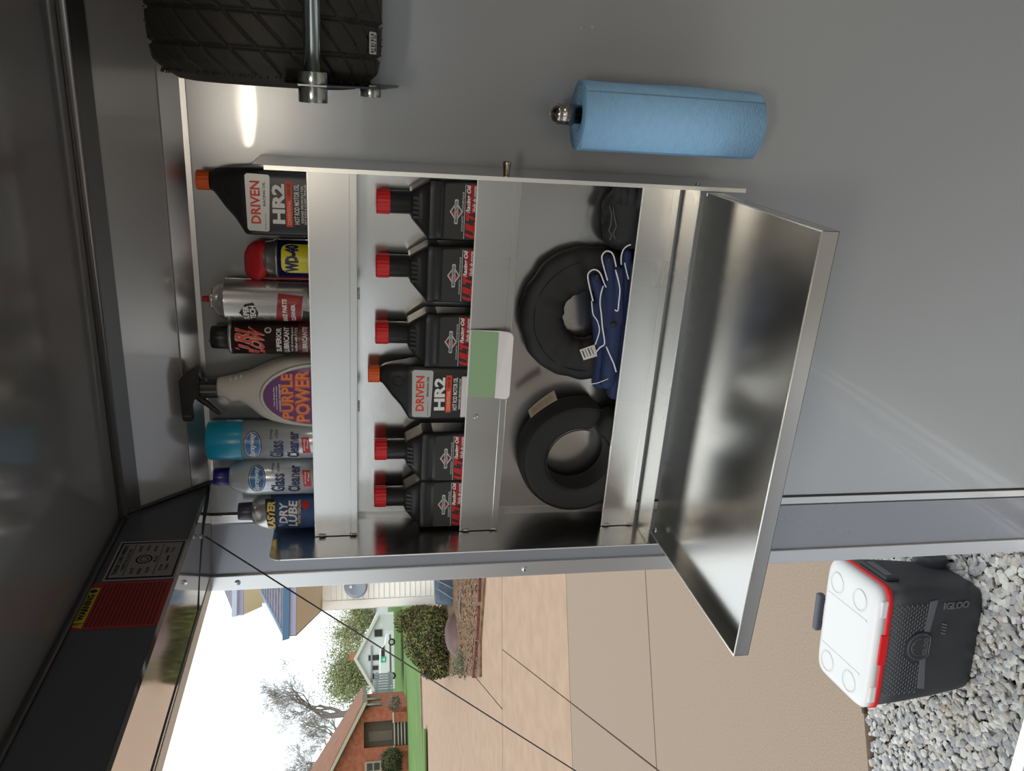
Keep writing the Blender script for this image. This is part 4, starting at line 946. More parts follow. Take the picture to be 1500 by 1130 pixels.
ld = obj('lid', MB().loft([(.390, 0, 0, hx+.0035, hy+.0035, 8), (.412, 0, 0, hx+.004, hy+.004, 8), (.424, 0, 0, hx-.004, hy-.004, 8), (.432, 0, 0, hx-.018, hy-.018, 7), (.436, 0, 0, hx-.035, hy-.035, 6)], 64), M_cw, t, world=False)
for sx in (-1, 1):
    obj('lid_tab', MB().box((sx*.155-.03, -hy-.006, .388), (sx*.155+.03, -hy+.01, .414)), M_cw, ld, world=False, bevel=.005)
    obj('lid_ridge', MB().box((sx*.098-.004, -hy+.03, .4335), (sx*.098+.004, hy-.03, .4385)), M_cw, ld, world=False, bevel=.002)
    for sy in (-.065, .065):
        r_ = [(.046, 0), (.044, .0035), (.040, .0035), (.038, .0005), (.036, .0005)]
        obj('cup_recess', MB().lathe([(.038, -.002), (.037, .003), (.034, .003), (.0335, -.001), (.001, -.0012)], 32, (sx*.152, sy, .4355)), mat('cup_shade_cream', (.97, .96, .94), .5) if 'cup_shade_cream' not in MATS else MATS['cup_shade_cream'], ld, world=False)  # cup recesses in a plain cream tone
# texture field of short ridges, chevron, badge, lettering on the front
fr = MB(); yf = lambda z: -hy-.0005+(.372-z)*.035*(1 if z > .27 else 1.0)
for r_ in range(14):
    z = .364-r_*.0098
    for c_ in range(21):
        x = -.168+c_*.0160+(.008 if r_ % 2 else 0); lim = .165-.0*r_
        if abs(x) < lim and math.hypot(x-.01, (z-.243)) > .062 and z > .235: fr.tube([(x-.0062, yf(z), z), (x, yf(z)-.0012, z-.0024), (x+.0062, yf(z), z)], .0017, 5)
obj('ridge_texture', fr, MATS.get('coolbox_relief') or mat('coolbox_relief', (.42, .43, .45), .45), body, world=False)
M_rel = MATS['coolbox_relief']
for sx in (-1, 1):
    obj('chevron', MB().prism([(.01+sx*.05, yf(.215)-.002, .232), (.01+sx*.16, yf(.215)-.002, .224), (.01+sx*.165, yf(.21)-.002, .196), (.01+sx*.048, yf(.2)-.002, .210)], (0, .006, 0)), M_rel, body, world=False, bevel=.0015)
Rb = Matrix.Translation((.01, yf(.245)-.001, .245)) @ Matrix.Rotation(PI/2, 4, 'X')
def badge_pts(r): return [(r*math.cos(a)*1.0, max(-r*.72, r*math.sin(a))) for a in [2*PI*k/40 for k in range(40)]]
obj('badge', MB().prism([(.01+x_, yf(.24)-.006, .242+z_) for x_, z_ in badge_pts(.052)], (0, .010, 0)), M_cb, body, world=False, bevel=.002)
obj('badge_ring', MB().tube([(.01+x_, yf(.24)-.0065, .242+z_) for x_, z_ in badge_pts(.047)+badge_pts(.047)[:1]], .0013, 6), M_rel, body, world=False)
obj('badge_arc', MB().tube([(.01+.030*math.cos(a), yf(.24)-.0065, .246+.030*math.sin(a)) for a in [PI*k/14 for k in range(-1, 16)]], .0013, 6), M_rel, body, world=False)
def reltext(s, cx, cz, wd, h, y, nm='lettering'):
    V, Fc = tmesh(s, .03); mb = MB(); mb.add([(cx+x_*wd, y, cz+z_*h) for x_, z_ in V], Fc); o = obj(nm, mb, M_rel, body, world=False); sd = o.modifiers.new('s', 'SOLIDIFY'); sd.thickness = .002; return o
reltext('IGLOO', .01, .2235, .064, .018, yf(.22)-.0075); 
for px_ in (-.008, .012): reltext('o', .01+px_, .268, .006, .006, yf(.26)-.0075)
V_, F_ = tmesh('IGLOO', .03); mb = MB(); mb.add([(.150+v_*.026, -hy+.0035+(.03*(.372-.10)), .118-u_*.100) for u_, v_ in V_], F_)
mb.v = [(x_, -hy+.005+(.14-z_)*.06 if z_ < .14 else -hy+.0065-(z_-.14)*.03, z_) for x_, y_, z_ in mb.v]
o = obj('lettering', mb, M_rel, body, world=False); o.modifiers.new('s', 'SOLIDIFY').thickness = .003
rb = MB()
for i_ in range(4): rb.prism([(.045+i_*.011, -hy+.004, .148), (.051+i_*.011, -hy+.004, .148), (.055+i_*.011, -hy+.004, .164), (.049+i_*.011, -hy+.004, .164)], (0, .006, 0))
obj('relief_bars', rb, M_rel, body, world=False)
# side recess handles, wheels, tow handle
for s_ in (-1, 1):
    obj('side_handle', MB().box((s_*(hx-.006), -.075, .30), (s_*(hx+.012), .075, .355)), M_cb, t, world=False, bevel=.008)
obj('handle_slot', MB().box((hx+.0115, -.055, .315), (hx+.0135, .055, .340)), M_rel, t, world=False, bevel=.002)
for s_ in (-.10, .10): obj('wheel', MB().tube([(hx-.03, hy-.05+s_*.0+.0-(.0 if s_ > 0 else .0), .055), (hx+.012, hy-.05, .055)], .055, 32) if s_ > 0 else MB().tube([(-hx+.03, hy-.05, .055), (-hx-.012, hy-.05, .055)], .055, 32), M_cb, t, world=False, bevel=.006)
obj('tow_handle', MB().box((-.09, hy+.022, .405), (.055, hy+.048, .432)).box((-.075, hy+.005, .30), (-.055, hy+.030, .41)).box((.02, hy+.005, .30), (.04, hy+.030, .41)), M_cg, t, world=False, bevel=.006)
# ---------------------------------------------------------------- background: neighbour's house, garden bed, brick house, white house, trees
def frame(px, py, z):   # ground point at optical depth z; axes: right (screen-parallel, level), away, up
    o = deep(px, py, z); v = Vector((o.x-CAM.x, o.y-CAM.y, 0)).normalized()
    return o, Vector((v.y, -v.x, 0)), v
class FR:
    def __init__(s, px, py, z, yaw=0):
        s.o, r, a = frame(px, py, z); c, n = math.cos(yaw), math.sin(yaw)
        s.r = r*c+a*n; s.a = a*c-r*n; s.z = z
    def p(s, x, y, z): return s.o+s.r*x+s.a*y+Vector((0, 0, z))
    def box(s, mb, a, b):
        P = [s.p(x, y, z) for z in (a[2], b[2]) for x, y in ((a[0], a[1]), (b[0], a[1]), (b[0], b[1]), (a[0], b[1]))]
        return mb.add(P, [(0,3,2,1),(4,5,6,7),(0,1,5,4),(1,2,6,5),(2,3,7,6),(3,0,4,7)])
ALB = 1.0
M_sid = mat('siding_white', (1, 1, .97), .6); M_sof = mat('soffit_beige', (.88, .85, .76), .8); M_shin = mat('shingle_grey_violet', (.50, .49, .54), .9, noise=.3, nscale=6); M_gut = mat('gutter_blue', (.36, .52, .66), .4); M_gut2 = mat('gutter_lilac', (.62, .62, .72), .5)
# -- neighbour's white-sided house
f = FR(655, 884, 19.4); pxm = 19.4/F
nb = thing('white_sided_house', 'white clapboard house with overhanging hip roofs beside the door post', 'house', tuple(f.o))
H1 = 178*pxm    # wall height
Wn = 6
wl = MB()
f.box(wl, (0.0, .02, -.1), (Wn, 4, H1)); obj('wall', wl, M_sid, nb)
n = int(H1/.125); 
for k in range(n):
    c = MB(); z0 = .02+k*.125
    c.prism([f.p(.20, .0, z0), f.p(.20, -.024, z0+.004), f.p(.20, -.004, z0+.124), f.p(.20, .02, z0+.124)], tuple(f.r*(Wn-.2))); obj('clapboard', c, M_sid, nb)
c = MB(); f.box(c, (-.02, -.035, 0), (.19, .02, H1)); f.box(c, (-.02, -.035, 0), (.0, .3, H1)); obj('corner_board', c, M_sid, nb)
def hip(fr, name_pts, parent, P1, P2, ridge, th, sof_back, gm, sm):
    pass
# lower eave: soffit level with the wall top; front corner projected at (424,937)
zs = f.o.z+H1
def onlevel(px, py, z): r = ray(px, py); return CAM + r*((z-CAM.z)/r.z)
A = deep(434, 930, 17.3); Bk = deep(479, 886, 19.3); off = (A-Bk)
rdir = (deep(436, 780, 17.3)-A); rdir = rdir.normalized()
A2 = A+rdir*7; B2 = Bk+rdir*8
up = Vector((0, 0, 1))
obj('soffit', MB().prism([A, A2, B2, Bk-off.normalized()*.3], (0, 0, .03)), M_sof, nb)
obj('fascia', MB().prism([A, A2, A2+up*.16, A+up*.16], tuple(off.normalized()*.03)), M_gut2, nb)
obj('gutter', MB().prism([A+up*.13+off.normalized()*.03-rdir*.06, A2+up*.13+off.normalized()*.03, A2+up*.25+off.normalized()*.07, A+up*.25+off.normalized()*.07-rdir*.08], tuple(off.normalized()*.04)), M_gut, nb)
obj('side_fascia', MB().prism([A, Bk-off.normalized()*.3, Bk-off.normalized()*.3+up*.2, A+up*.2], tuple(-rdir*.03)), mat('fascia_taupe', (.50, .46, .44), .6), nb)
# lower hip roof
zr = 2.6
top = A+up*.24; r1 = deep(383, 866, 20.3)
Lr = (r1-top)
obj('lower_roof', MB().add([top, A2+up*.24, r1+rdir*5, r1, Bk+up*.3-off.normalized()*2, ], [(0, 1, 2, 3), (0, 3, 4)]), M_shin, nb)
# shingle courses on the lower roof
sh = MB()
for k in range(1, 9):
    t_ = k/9; a = top.lerp(r1, t_); b = (A2+up*.24).lerp(r1+rdir*5, t_); sh.add([a+up*.0, b, b+up*.03, a+up*.03], [(0, 1, 2, 3)])
obj('shingle_course', sh, M_shin, nb)
obj('ridge_cap', MB().tube([top, r1], .05, 6), mat('ridge_blue_grey', (.48, .56, .66), .7), nb)
# upper storey: soffit, fascia, hip roof
zu = 22.5
U = deep(357, 901, zu); Ub = deep(384, 889, zu+1.6); U2 = U+rdir*7
obj('upper_wall', MB().prism([Ub+rdir*.1-up*1.2, Ub+rdir*7-up*1.2, Ub+rdir*7+up*.3, Ub+rdir*.1+up*.3], tuple(-off.normalized()*.3)), M_sof, nb)
obj('upper_soffit', MB().add([U, U2, Ub+rdir*7, Ub], [(0, 1, 2, 3)]), M_sof, nb)
obj('upper_fascia', MB().prism([U, U2, U2+up*.18, U+up*.18], tuple(off.normalized()*.04)), M_gut2, nb)
obj('upper_gutter', MB().prism([U+up*.14+off.normalized()*.05, U2+up*.14+off.normalized()*.05, U2+up*.27+off.normalized()*.05, U+up*.27+off.normalized()*.05], tuple(off.normalized()*.08)), mat('gutter_pale', (.72, .76, .84), .5), nb)
u1 = deep(329, 867, zu+1.2); obj('upper_roof', MB().add([U+up*.26, U2+up*.26, u1+rdir*6, u1, Ub+up*.3], [(0, 1, 2, 3), (0, 3, 4)]), M_shin, nb)
# satellite dish on the wall
sd = f.p(.50, -.35, (655-524)*pxm)
t = thing('satellite_dish', 'grey satellite dish on the white siding', 'satellite dish', tuple(sd))
dq = (CAM-sd).normalized(); dq = (dq+Vector((-.1, 0, .15))).normalized()
obj('dish', MB().lathe([(.001, -.05), (.12, -.042), (.2, -.026), (.27, 0), (.275, .004), (.2, -.018), (.12, -.034), (.001, -.042)], 40).xf(Matrix.Translation(sd) @ dq.to_track_quat('Z', 'Y').to_matrix().to_4x4()), mat('dish_grey', (.58, .62, .68), .4), t)
obj('arm', MB().tube([sd-dq*.05, sd+f.a*.33-Vector((0, 0, .1))], .02, 8), M_steel, t)
lq = sd+dq*.02+Vector((0, 0, .1)); obj('feed_horn', MB().tube([lq, lq+dq*.12], .035, 10), mat('feed_white', (.85, .90, .95), .5), t)
# covered box (blue cover) against the wall
ALB = .62
f2 = FR(681, 868, 17.4); t = thing('covered_grill', 'slate-blue covered grill against the white house corner', 'grill', tuple(f2.o)); bx = MB()
rs = []
for z, s in ((.05, 1), (.3, 1.0), (.55, .93), (.62, .85), (.64, .5)):
    rs.append([f2.p(.16+s*.42*math.copysign(abs(math.cos(a))**.35, math.cos(a))*(1+.03*math.sin(9*a+z*9)), .25+s*.25*math.copysign(abs(math.sin(a))**.35, math.sin(a)), z) for a in [2*PI*(k+.5)/28 for k in range(28)]])
obj('cover', MB().rings(rs), mat('cover_slate_blue', (.36, .44, .53), .45, noise=.4, nscale=8, bump=.3, bscale=10), t)
for s in (0, .25, .5): obj('strap', MB().tube([f2.p(-.25+s, -.02, .08), f2.p(.1+s*.7, -.03, .6)], .012, 6), mat('strap_grey', (.62, .66, .70), .5) if 'strap_grey' not in MATS else MATS['strap_grey'], t)  # pale diagonal rods stand in for reflections on the cover
# planting bed with brick edging
M_mul = mat('mulch', (.60, .47, .36), .95, noise=.5, nscale=9, col2=(.42, .33, .22), bump=.8, bscale=25)
bd = [G2(706, 992), G2(706, 940), G2(712, 850), G2(712, 780), G2(655, 780), G2(655, 850), G2(640, 940), G2(640, 985)]
obj('planting_bed', MB().prism([(x, y, -.02) for x, y in bd], (0, 0, .06)), M_mul, kind='structure')
eg = bpy.data.objects.new('brick_edging', None); COL.objects.link(eg); eg['kind'] = 'structure'
M_br = mat('edging_brick_red', (.52, .30, .24), .9, noise=.3, nscale=6)
pe = [Vector((*G2(698, 990), 0)), Vector((*G2(704, 935), 0)), Vector((*G2(707, 880), 0)), Vector((*G2(709, 820), 0))]
for a, b in zip(pe[:-1], pe[1:]):
    L = (b-a).length; d_ = (b-a).normalized(); n_ = Vector((-d_.y, d_.x, 0)); k = 0
    while k*.21+.2 < L:
        p = a+d_*(k*.21); obj('brick', MB().prism([p-n_*.05, p+d_*.2-n_*.05, p+d_*.2+n_*.05, p+n_*.05], (0, 0, .085)), M_br, eg); k += 1
# chips and leaf litter of the bed
ch = MB(); rnd = random.Random(3)
for k in range(900):
    px, py = rnd.uniform(672, 704), rnd.uniform(840, 985); x, y = G2(px, py); s = rnd.uniform(.015, .045); a = rnd.uniform(0, 6.28)
    ch.add([(x+s*math.cos(a), y+s*math.sin(a), .045), (x+s*.6*math.cos(a+1.7), y+s*.6*math.sin(a+1.7), .06), (x+s*math.cos(a+3), y+s*math.sin(a+3), .045), (x+s*.6*math.cos(a+4.6), y+s*.6*math.sin(a+4.6), .05)], [(0, 1, 2, 3)])
obj('mulch_chips', ch, mat('mulch_chip_pale', (.74, .60, .47), .9, noise=.4, nscale=4), kind='stuff'); bpy.data.objects['mulch_chips']['label'] = 'pale bark chips scattered over the planting bed'; bpy.data.objects['mulch_chips']['category'] = 'bark chips'
# leafy bushes
def leaves(mb_list, c, ax, n, ls, seed, shell=.55, axes=None):
    rnd = random.Random(seed)
    for k in range(n):
        while True:
            v = Vector((rnd.gauss(0, 1), rnd.gauss(0, 1), rnd.gauss(0, 1)))
            if v.length > .1: break
        v.normalize(); rad = shell+(1-shell)*rnd.random()**.5; lump_ = 1+.10*math.sin(5*v.x+seed)*math.sin(4*v.z+2)+.06*math.sin(11*v.y)
        q = v*rad*lump_; p = c+(axes[0]*q.x*ax[0]+axes[1]*q.y*ax[1]+Vector((0, 0, 1))*q.z*ax[2]) if axes else c+Vector((q.x*ax[0], q.y*ax[1], q.z*ax[2]))
        u = Vector((rnd.uniform(-1, 1), rnd.uniform(-1, 1), rnd.uniform(-1, 1))).normalized(); w_ = u.cross(v+Vector((.01, 0, 0))).normalized(); s = ls*rnd.uniform(.6, 1.3)
        m_ = mb_list[rnd.choices(range(len(mb_list)), [1]*len(mb_list))[0]]; m_.add([p-u*s, p+w_*s*.45, p+u*s, p-w_*s*.45], [(0, 1, 2, 3)])
M_lf = [mat('leaf_dark_green', (.30, .36, .17), .7), mat('leaf_olive', (.50, .52, .27), .7), mat('leaf_yellow_green', (.62, .60, .30), .7), mat('leaf_brown_green', (.38, .34, .22), .7)]
fh = FR(668, 928, 18.8); pm_ = 18.8/F
hb = thing('evergreen_bush', 'big rounded green-yellow bush beside the white house', 'bush', tuple(fh.o))
parts_ = [MB() for _ in range(4)]
axh = (48*pm_, .8, 42*pm_)
leaves(parts_, fh.p(-.10, 0, 34*pm_), axh, 9000, .036, 5, .72, (fh.r, fh.a))
leaves(parts_, fh.p(.36, .3, 50*pm_), (20*pm_, .6, 38*pm_), 3500, .036, 8, .72, (fh.r, fh.a))
leaves(parts_, fh.p(-.62, .0, 28*pm_), (24*pm_, .6, 28*pm_), 2500, .036, 9, .72, (fh.r, fh.a))
for k in range(4): obj('foliage', parts_[k], M_lf[k], hb, kind='stuff')
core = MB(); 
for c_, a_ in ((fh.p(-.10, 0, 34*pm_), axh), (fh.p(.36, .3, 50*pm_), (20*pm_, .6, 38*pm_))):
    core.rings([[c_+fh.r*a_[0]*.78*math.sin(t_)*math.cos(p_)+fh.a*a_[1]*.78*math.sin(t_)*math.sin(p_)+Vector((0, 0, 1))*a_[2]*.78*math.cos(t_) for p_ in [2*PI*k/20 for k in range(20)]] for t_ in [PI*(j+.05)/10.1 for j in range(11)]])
obj('inner_twigs', core, mat('bush_shade', (.19, .20, .11), .95), hb)  # dark solid core inside the leaf shell
# thin herb at the end of the bed
fb = FR(697, 972, 15.8); hb2 = thing('herb_clump', 'wispy grey-green plant at the end of the planting bed', 'plant', tuple(fb.o)); q_ = [MB()]
leaves(q_, fb.p(0, 0, .22), (.30, .25, .30), 900, .03, 14, .1, (fb.r, fb.a)); obj('foliage', q_[0], mat('leaf_grey_green', (.52, .55, .42), .8), hb2, kind='stuff')
# fire bowl with dome cover on legs
fp = FR(700, 928, 16.8); t = thing('fire_bowl', 'brown domed fire bowl on thin legs in the planting bed', 'fire bowl', tuple(fp.o)); k_ = 16.8/F
M_bz = mat('bowl_brown', (.47, .36, .35), .5, .3); M_rim = mat('bowl_rim', (.55, .50, .50), .4, .4)
c_ = fp.p(0, .3, 26*k_)
obj('dome', MB().lathe([(.47, 0), (.455, .07), (.40, .16), (.30, .235), (.16, .28), (.02, .295)], 36, tuple(c_)), M_bz, t)
obj('rim', MB().lathe([(.45, -.02), (.50, -.02), (.50, .012), (.45, .012)], 36, tuple(c_)), M_rim, t)
obj('bowl', MB().lathe([(.45, -.02), (.36, -.10), (.2, -.15), (.02, -.16)], 36, tuple(c_)), M_bz, t)
obj('handle_strip', MB().tube([c_+fp.r*.47*math.cos(a)+Vector((0, 0, .225*math.sin(a)))-fp.a*.03 for a in [PI*j/16 for j in range(17)]], .010, 6), M_rim, t)
for a in (.6, 2.2, 3.9, 5.4): obj('leg', MB().tube([c_+Vector((.30*math.cos(a), .30*math.sin(a), -.11)), Vector((c_.x+.38*math.cos(a), c_.y+.38*math.sin(a), .03))], .015, 6), M_rim, t)
# curved tube frame of a garden stand
t = thing('tube_stand', 'curved grey metal tube stand left of the fire bowl', 'garden stand', tuple(deep(704, 895, 16)))
tp_ = [deep(x, y, 16) for x, y in ((676, 848), (675, 862), (674, 880), (673, 896), (675, 904), (680, 911), (683, 916), (681, 908))]
obj('tube', MB().tube(tp_[:7], .022, 8), M_rim, t); obj('strut', MB().tube([deep(683, 914, 16), deep(690, 908, 16), deep(699, 900, 16)], .018, 8), M_rim, t); obj('strut', MB().tube([deep(676, 898, 16), deep(685, 899, 16.1)], .014, 8), M_rim, t); obj('post', MB().tube([deep(683, 916, 16), deep(696, 916, 16)], .014, 8), M_rim, t)

# -- brick house
z = 61; k = z/F; fb = FR(588, 1092, z)
ALB = .66
M_brk = mat('brick_orange', (.80, .48, .36), .9, noise=.3, nscale=3, col2=(.70, .39, .29)); M_bb = mat('brick_light', (.82, .52, .40), .9)
M_roof = mat('roof_brown', (.70, .50, .40), .9, noise=.2, nscale=2); M_ivory = mat('trim_ivory', (.83, .80, .72), .7); M_dk = mat('window_dark', (.26, .25, .24), .2); M_gbrown = mat('siding_greybrown', (.50, .45, .38), .7)  # grey-brown serves the porch back and side window frames
bh = thing('brick_house', 'orange brick house with brown gable roof, steps and recessed porch', 'house', tuple(fb.o))
# x (m) right = smaller pixel y ; height = (base - px)
X = lambda py: (1092-py)*k; Zp = lambda px: (588-px)*k
xc, xr = X(1040), X(1012)
doorL, doorR = X(1092), X(1057)
wl = MB(); D_ = 10
eav = Zp(531)
def gable_z(x): return eav+(xc-x)*.56
xl = X(1240)
# front wall pieces round the porch opening
fb.box(wl, (doorR, 0, -.6), (xc, .3, eav)); fb.box(wl, (X(1110)-8, 0, -.6), (doorL, .3, eav)); fb.box(wl, (doorL, 0, Zp(534)), (doorR, .3, eav))
wl.prism([fb.p(xc, 0, eav), fb.p(xl, 0, eav), fb.p(xl, 0, gable_z(xl))], tuple(fb.a*.3))
obj('front_wall', wl, M_brk, bh)
wl = MB(); P0 = fb.p(xc, 0, 0); P1 = fb.p(xr, 7.0, 0)
wl.prism([fb.p(xc, 0, -.6), fb.p(xr, 6.0, -.6), fb.p(xr, 6.0, eav), fb.p(xc, 0, eav)], tuple(fb.a*.3)); obj('side_wall', wl, M_brk, bh)
rec = MB(); fb.box(rec, (doorL-.1, 1.0, -.2), (doorR+.1, 1.2, Zp(530))); fb.box(rec, (doorL, .3, Zp(577)-.1), (doorR, 1.0, Zp(577))); obj('porch_back', rec, M_gbrown, bh)
pd = MB(); fb.box(pd, (X(1084), .93, Zp(576)), (X(1070), 1.0, Zp(541))); obj('front_door', pd, mat('door_greige', (.56, .52, .44), .6), bh)
rf = MB()
oh = .5
# rake fascia and the roof slope towards us on the right
ra, rb_ = fb.p(xc+oh, -.5, eav-.28), fb.p(xl, -.5, gable_z(xl)); 
rf.prism([fb.p(xc+oh, -.5, eav-.25), fb.p(xl, -.5, gable_z(xl)), fb.p(xl, -.5, gable_z(xl)+.16), fb.p(xc+oh, -.5, eav-.08)], tuple(fb.a*12))
obj('roof_slope', rf, M_roof, bh)
side_r = MB().add([fb.p(xc+oh, -.5, eav-.1), fb.p(xr+oh+.15, 6.4, eav-.1), fb.p(xr+oh+.15-(xc-xl)*1.0, 6.4, gable_z(xl)+1.2), fb.p(xl, -.5, gable_z(xl)+.15)], [(0, 1, 2, 3)])
obj('roof_slope', side_r, M_roof, bh)
tr_ = MB().prism([fb.p(xc+oh, -.56, eav-.45), fb.p(xl, -.56, gable_z(xl)-.12), fb.p(xl, -.56, gable_z(xl)+.10), fb.p(xc+oh, -.56, eav-.18)], tuple(fb.a*.06)); obj('rake_board', tr_, M_ivory, bh)
ef = MB().prism([fb.p(xc+oh, -.56, eav-.45), fb.p(xr+oh+.15, 6.4, eav-.45), fb.p(xr+oh+.15, 6.4, eav-.12), fb.p(xc+oh, -.56, eav-.12)], tuple(fb.r*.06)); obj('eave_board', ef, mat('trim_sage', (.58, .56, .48), .7), bh)
# side windows: two tall ones
for y0 in (1020, 1030):
    tt = lambda s: fb.p(xc+(xr-xc)*s+.02, 6.0*s-.03, 0)
    s0 = (1040-y0-5)/28; s1 = s0+5.5/28
    a, b = tt(s0), tt(s1); wv = MB().prism([a+up*Zp(561), b+up*Zp(561), b+up*Zp(535), a+up*Zp(535)], tuple(-fb.a*.10)); wo = obj('window', wv, M_gbrown, bh)
    a, b = tt(s0+.05), tt(s1-.05); obj('pane', MB().prism([a+up*Zp(559)-fb.a*.11, b+up*Zp(559)-fb.a*.11, b+up*Zp(537)-fb.a*.11, a+up*Zp(537)-fb.a*.11], tuple(-fb.a*.02)), M_dk, wo)
wv = MB(); fb.box(wv, (X(1124), -.08, Zp(559)), (X(1110), .02, Zp(535))); wo = obj('window', wv, mat('window_frame_putty', (.74, .68, .58), .7), bh)
for a_, b_ in ((538, 546), (548, 556)):
    wp = MB(); fb.box(wp, (X(1122), -.1, Zp(b_)), (X(1112.5), -.06, Zp(a_))); obj('pane', wp, M_dk, wo)
# steps with white nosings, planter walls
for i, px in enumerate((577.5, 582.5, 587, 591.5)):
    st_ = MB(); fb.box(st_, (X(1092), -.35-i*.3, Zp(px)-.24), (X(1062), .3, Zp(px)-.06)); so_ = obj('step', st_, M_dk, bh)
    nz_ = MB(); fb.box(nz_, (X(1092), -.40-i*.3, Zp(px)-.07), (X(1061), -.05, Zp(px))); obj('step_nosing', nz_, M_ivory, so_)
for a_, b_ in ((1100, 1092.5), (1061, 1048)):
    pw = MB(); fb.box(pw, (X(a_), -1.6, -.4), (X(b_), .0, Zp(577))); po = obj('planter_wall', pw, M_bb if False else M_brk, bh)
    pc = MB(); fb.box(pc, (X(a_)-.03, -1.65, Zp(577)), (X(b_)+.03, .0, Zp(576))); obj('coping', pc, M_ivory, po)
# shrub by the steps
fs_ = FR(590, 1115, 59); t = thing('clipped_shrub', 'dark green shrub in front of the brick house window', 'bush', tuple(fs_.o)); q_ = [MB(), MB()]
leaves(q_, fs_.p(0, 0, .8), (.95, .6, .85), 2600, .08, 21, .6, (fs_.r, fs_.a)); obj('foliage', q_[0], mat('leaf_deep', (.20, .27, .16), .8), t, kind='stuff'); obj('foliage', q_[1], mat('leaf_mid', (.36, .44, .26), .8), t, kind='stuff')
fs_ = FR(586, 1030, 60); t = thing('hydrangea_bush', 'small grey-green bush below the brick house side windows', 'bush', tuple(fs_.o)); q_ = [MB()]
leaves(q_, fs_.p(0, -1, .45), (.6, .4, .5), 500, .08, 25, .4, (fs_.r, fs_.a)); obj('foliage', q_[0], mat('leaf_dusty', (.50, .48, .42), .8), t, kind='stuff')

# -- white gabled house with van
z = 86; k = z/F; fw = FR(577.5, 962, z); X = lambda py: (962-py)*k; Zp = lambda px: (577.5-px)*k
ALB = .95
M_ww = mat('house_white', (.93, .93, .95), .7); M_rw = mat('roof_white_edge', (.86, .83, .80), .7)
wh = thing('white_gabled_house', 'white gabled house with small dark windows across the lawn', 'house', tuple(fw.o))
xl, xr = X(1006), X(899)
wl = MB().prism([fw.p(xl, 0, 0), fw.p(xr, 0, 0), fw.p(xr, 0, Zp(552)), fw.p(0, 0, Zp(521)), fw.p(xl, 0, Zp(545))], tuple(fw.a*9)); obj('wall', wl, M_ww, wh)
for (a, za), (b, zb) in (((0, 519), (X(903), 552)), ((0, 519), (X(1008), 546))):
    r_ = MB().prism([fw.p(a, -.6, Zp(za)), fw.p(b, -.6, Zp(zb)), fw.p(b, -.6, Zp(zb)-.32), fw.p(a, -.6, Zp(za)-.35)], tuple(fw.a*10)); obj('roof_slope', r_, M_rw, wh)
ch_ = MB(); fw.box(ch_, (-.1, 1, Zp(522)), (.55, 1.6, Zp(512.5))); obj('chimney', ch_, M_bb, wh)
lw = MB(); fw.box(lw, (X(995), -.15, Zp(546)), (X(945), .0, Zp(543.5))); obj('lintel', lw, mat('lintel_grey', (.62, .62, .66), .7), wh)
for cy, cx, w_, h_ in ((928, 555, .45, .5), (962, 551.5, .35, .9), (976, 550, .3, .38), (987.5, 551, .35, .6)):
    wv = MB(); fw.box(wv, (X(cy)-w_, -.08, Zp(cx)-h_), (X(cy)+w_, .02, Zp(cx)+h_)); wo = obj('window', wv, mat('w_frame', (.8, .8, .82), .6) if 'w_frame' not in MATS else MATS['w_frame'], wh)
    wv = MB(); fw.box(wv, (X(cy)-w_+.08, -.1, Zp(cx)-h_+.08), (X(cy)+w_-.08, -.07, Zp(cx)+h_-.08)); obj('pane', wv, M_dk, wo)
gd = MB(); fw.box(gd, (X(925), -.04, 0), (X(903), .02, Zp(560))); obj('garage_door', gd, mat('garage_white', (.87, .87, .88), .6), wh)
# annex further left-behind with low roof, fence right
fx = FR(568, 890, 99); t = thing('white_shed', 'low white shed with grey roof edge left of the gabled house', 'shed', tuple(fx.o)); kk = 99/F
m = MB(); fx.box(m, (-.6, 0, 0), (2.6, 3, 18*kk)); obj('wall', m, M_ww, t); m = MB(); fx.box(m, (-.62, -.2, 18*kk), (2.7, 3.2, 20.5*kk)); obj('roof', m, mat('shed_roof_grey', (.50, .48, .50), .8), t)
fx = FR(576, 1010, 70); t = thing('grey_fence', 'pale grey slatted fence between the two houses', 'fence', tuple(fx.o)); kk = 70/F
for i in range(9):
    m = MB(); fx.box(m, (-.55+i*.22, 0, 0), (-.37+i*.22, .05, 27*kk)); obj('slat', m, mat('fence_grey', (.62, .64, .67), .8) if 'fence_grey' not in MATS else MATS['fence_grey'], t)
m = MB(); fx.box(m, (-.6, .05, 22*kk), (1.5, .09, 24*kk)); fx.box(m, (-.6, .05, 5*kk), (1.5, .09, 7*kk)); obj('rail', m, MATS['fence_grey'], t)
# van
z = 82; fv = FR(579, 966, z); k = z/F; X = lambda py: (966-py)*k; Zp = lambda px: (579-px)*k
vn = thing('white_van', 'white service van parked before the white house', 'van', tuple(fv.o)); M_vw = mat('van_white', (.93, .94, .95), .3); M_ty = mat('tyre_far', (.15, .15, .15), .7)
sx0, sx1 = X(1001), X(930)
prof = [(sx0, .42), (sx1, .42), (sx1+.02, .85), (sx1-.35, .98), (sx1-.95, 1.08), (sx1-1.5, 1.5), (sx1-1.8, 1.6), (sx0+.1, 1.62), (sx0, 1.5)]
obj('body', MB().prism([fv.p(a, -.9, b) for a, b in prof], tuple(fv.a*1.8)), M_vw, vn, bevel=.06)
obj('side_window', MB().prism([fv.p(sx1-1.1, -.93, 1.1), fv.p(sx1-1.55, -.93, 1.45), fv.p(sx1-2.2, -.93, 1.45), fv.p(sx1-2.2, -.93, 1.1)], tuple(fv.a*.03)), M_dk, vn)
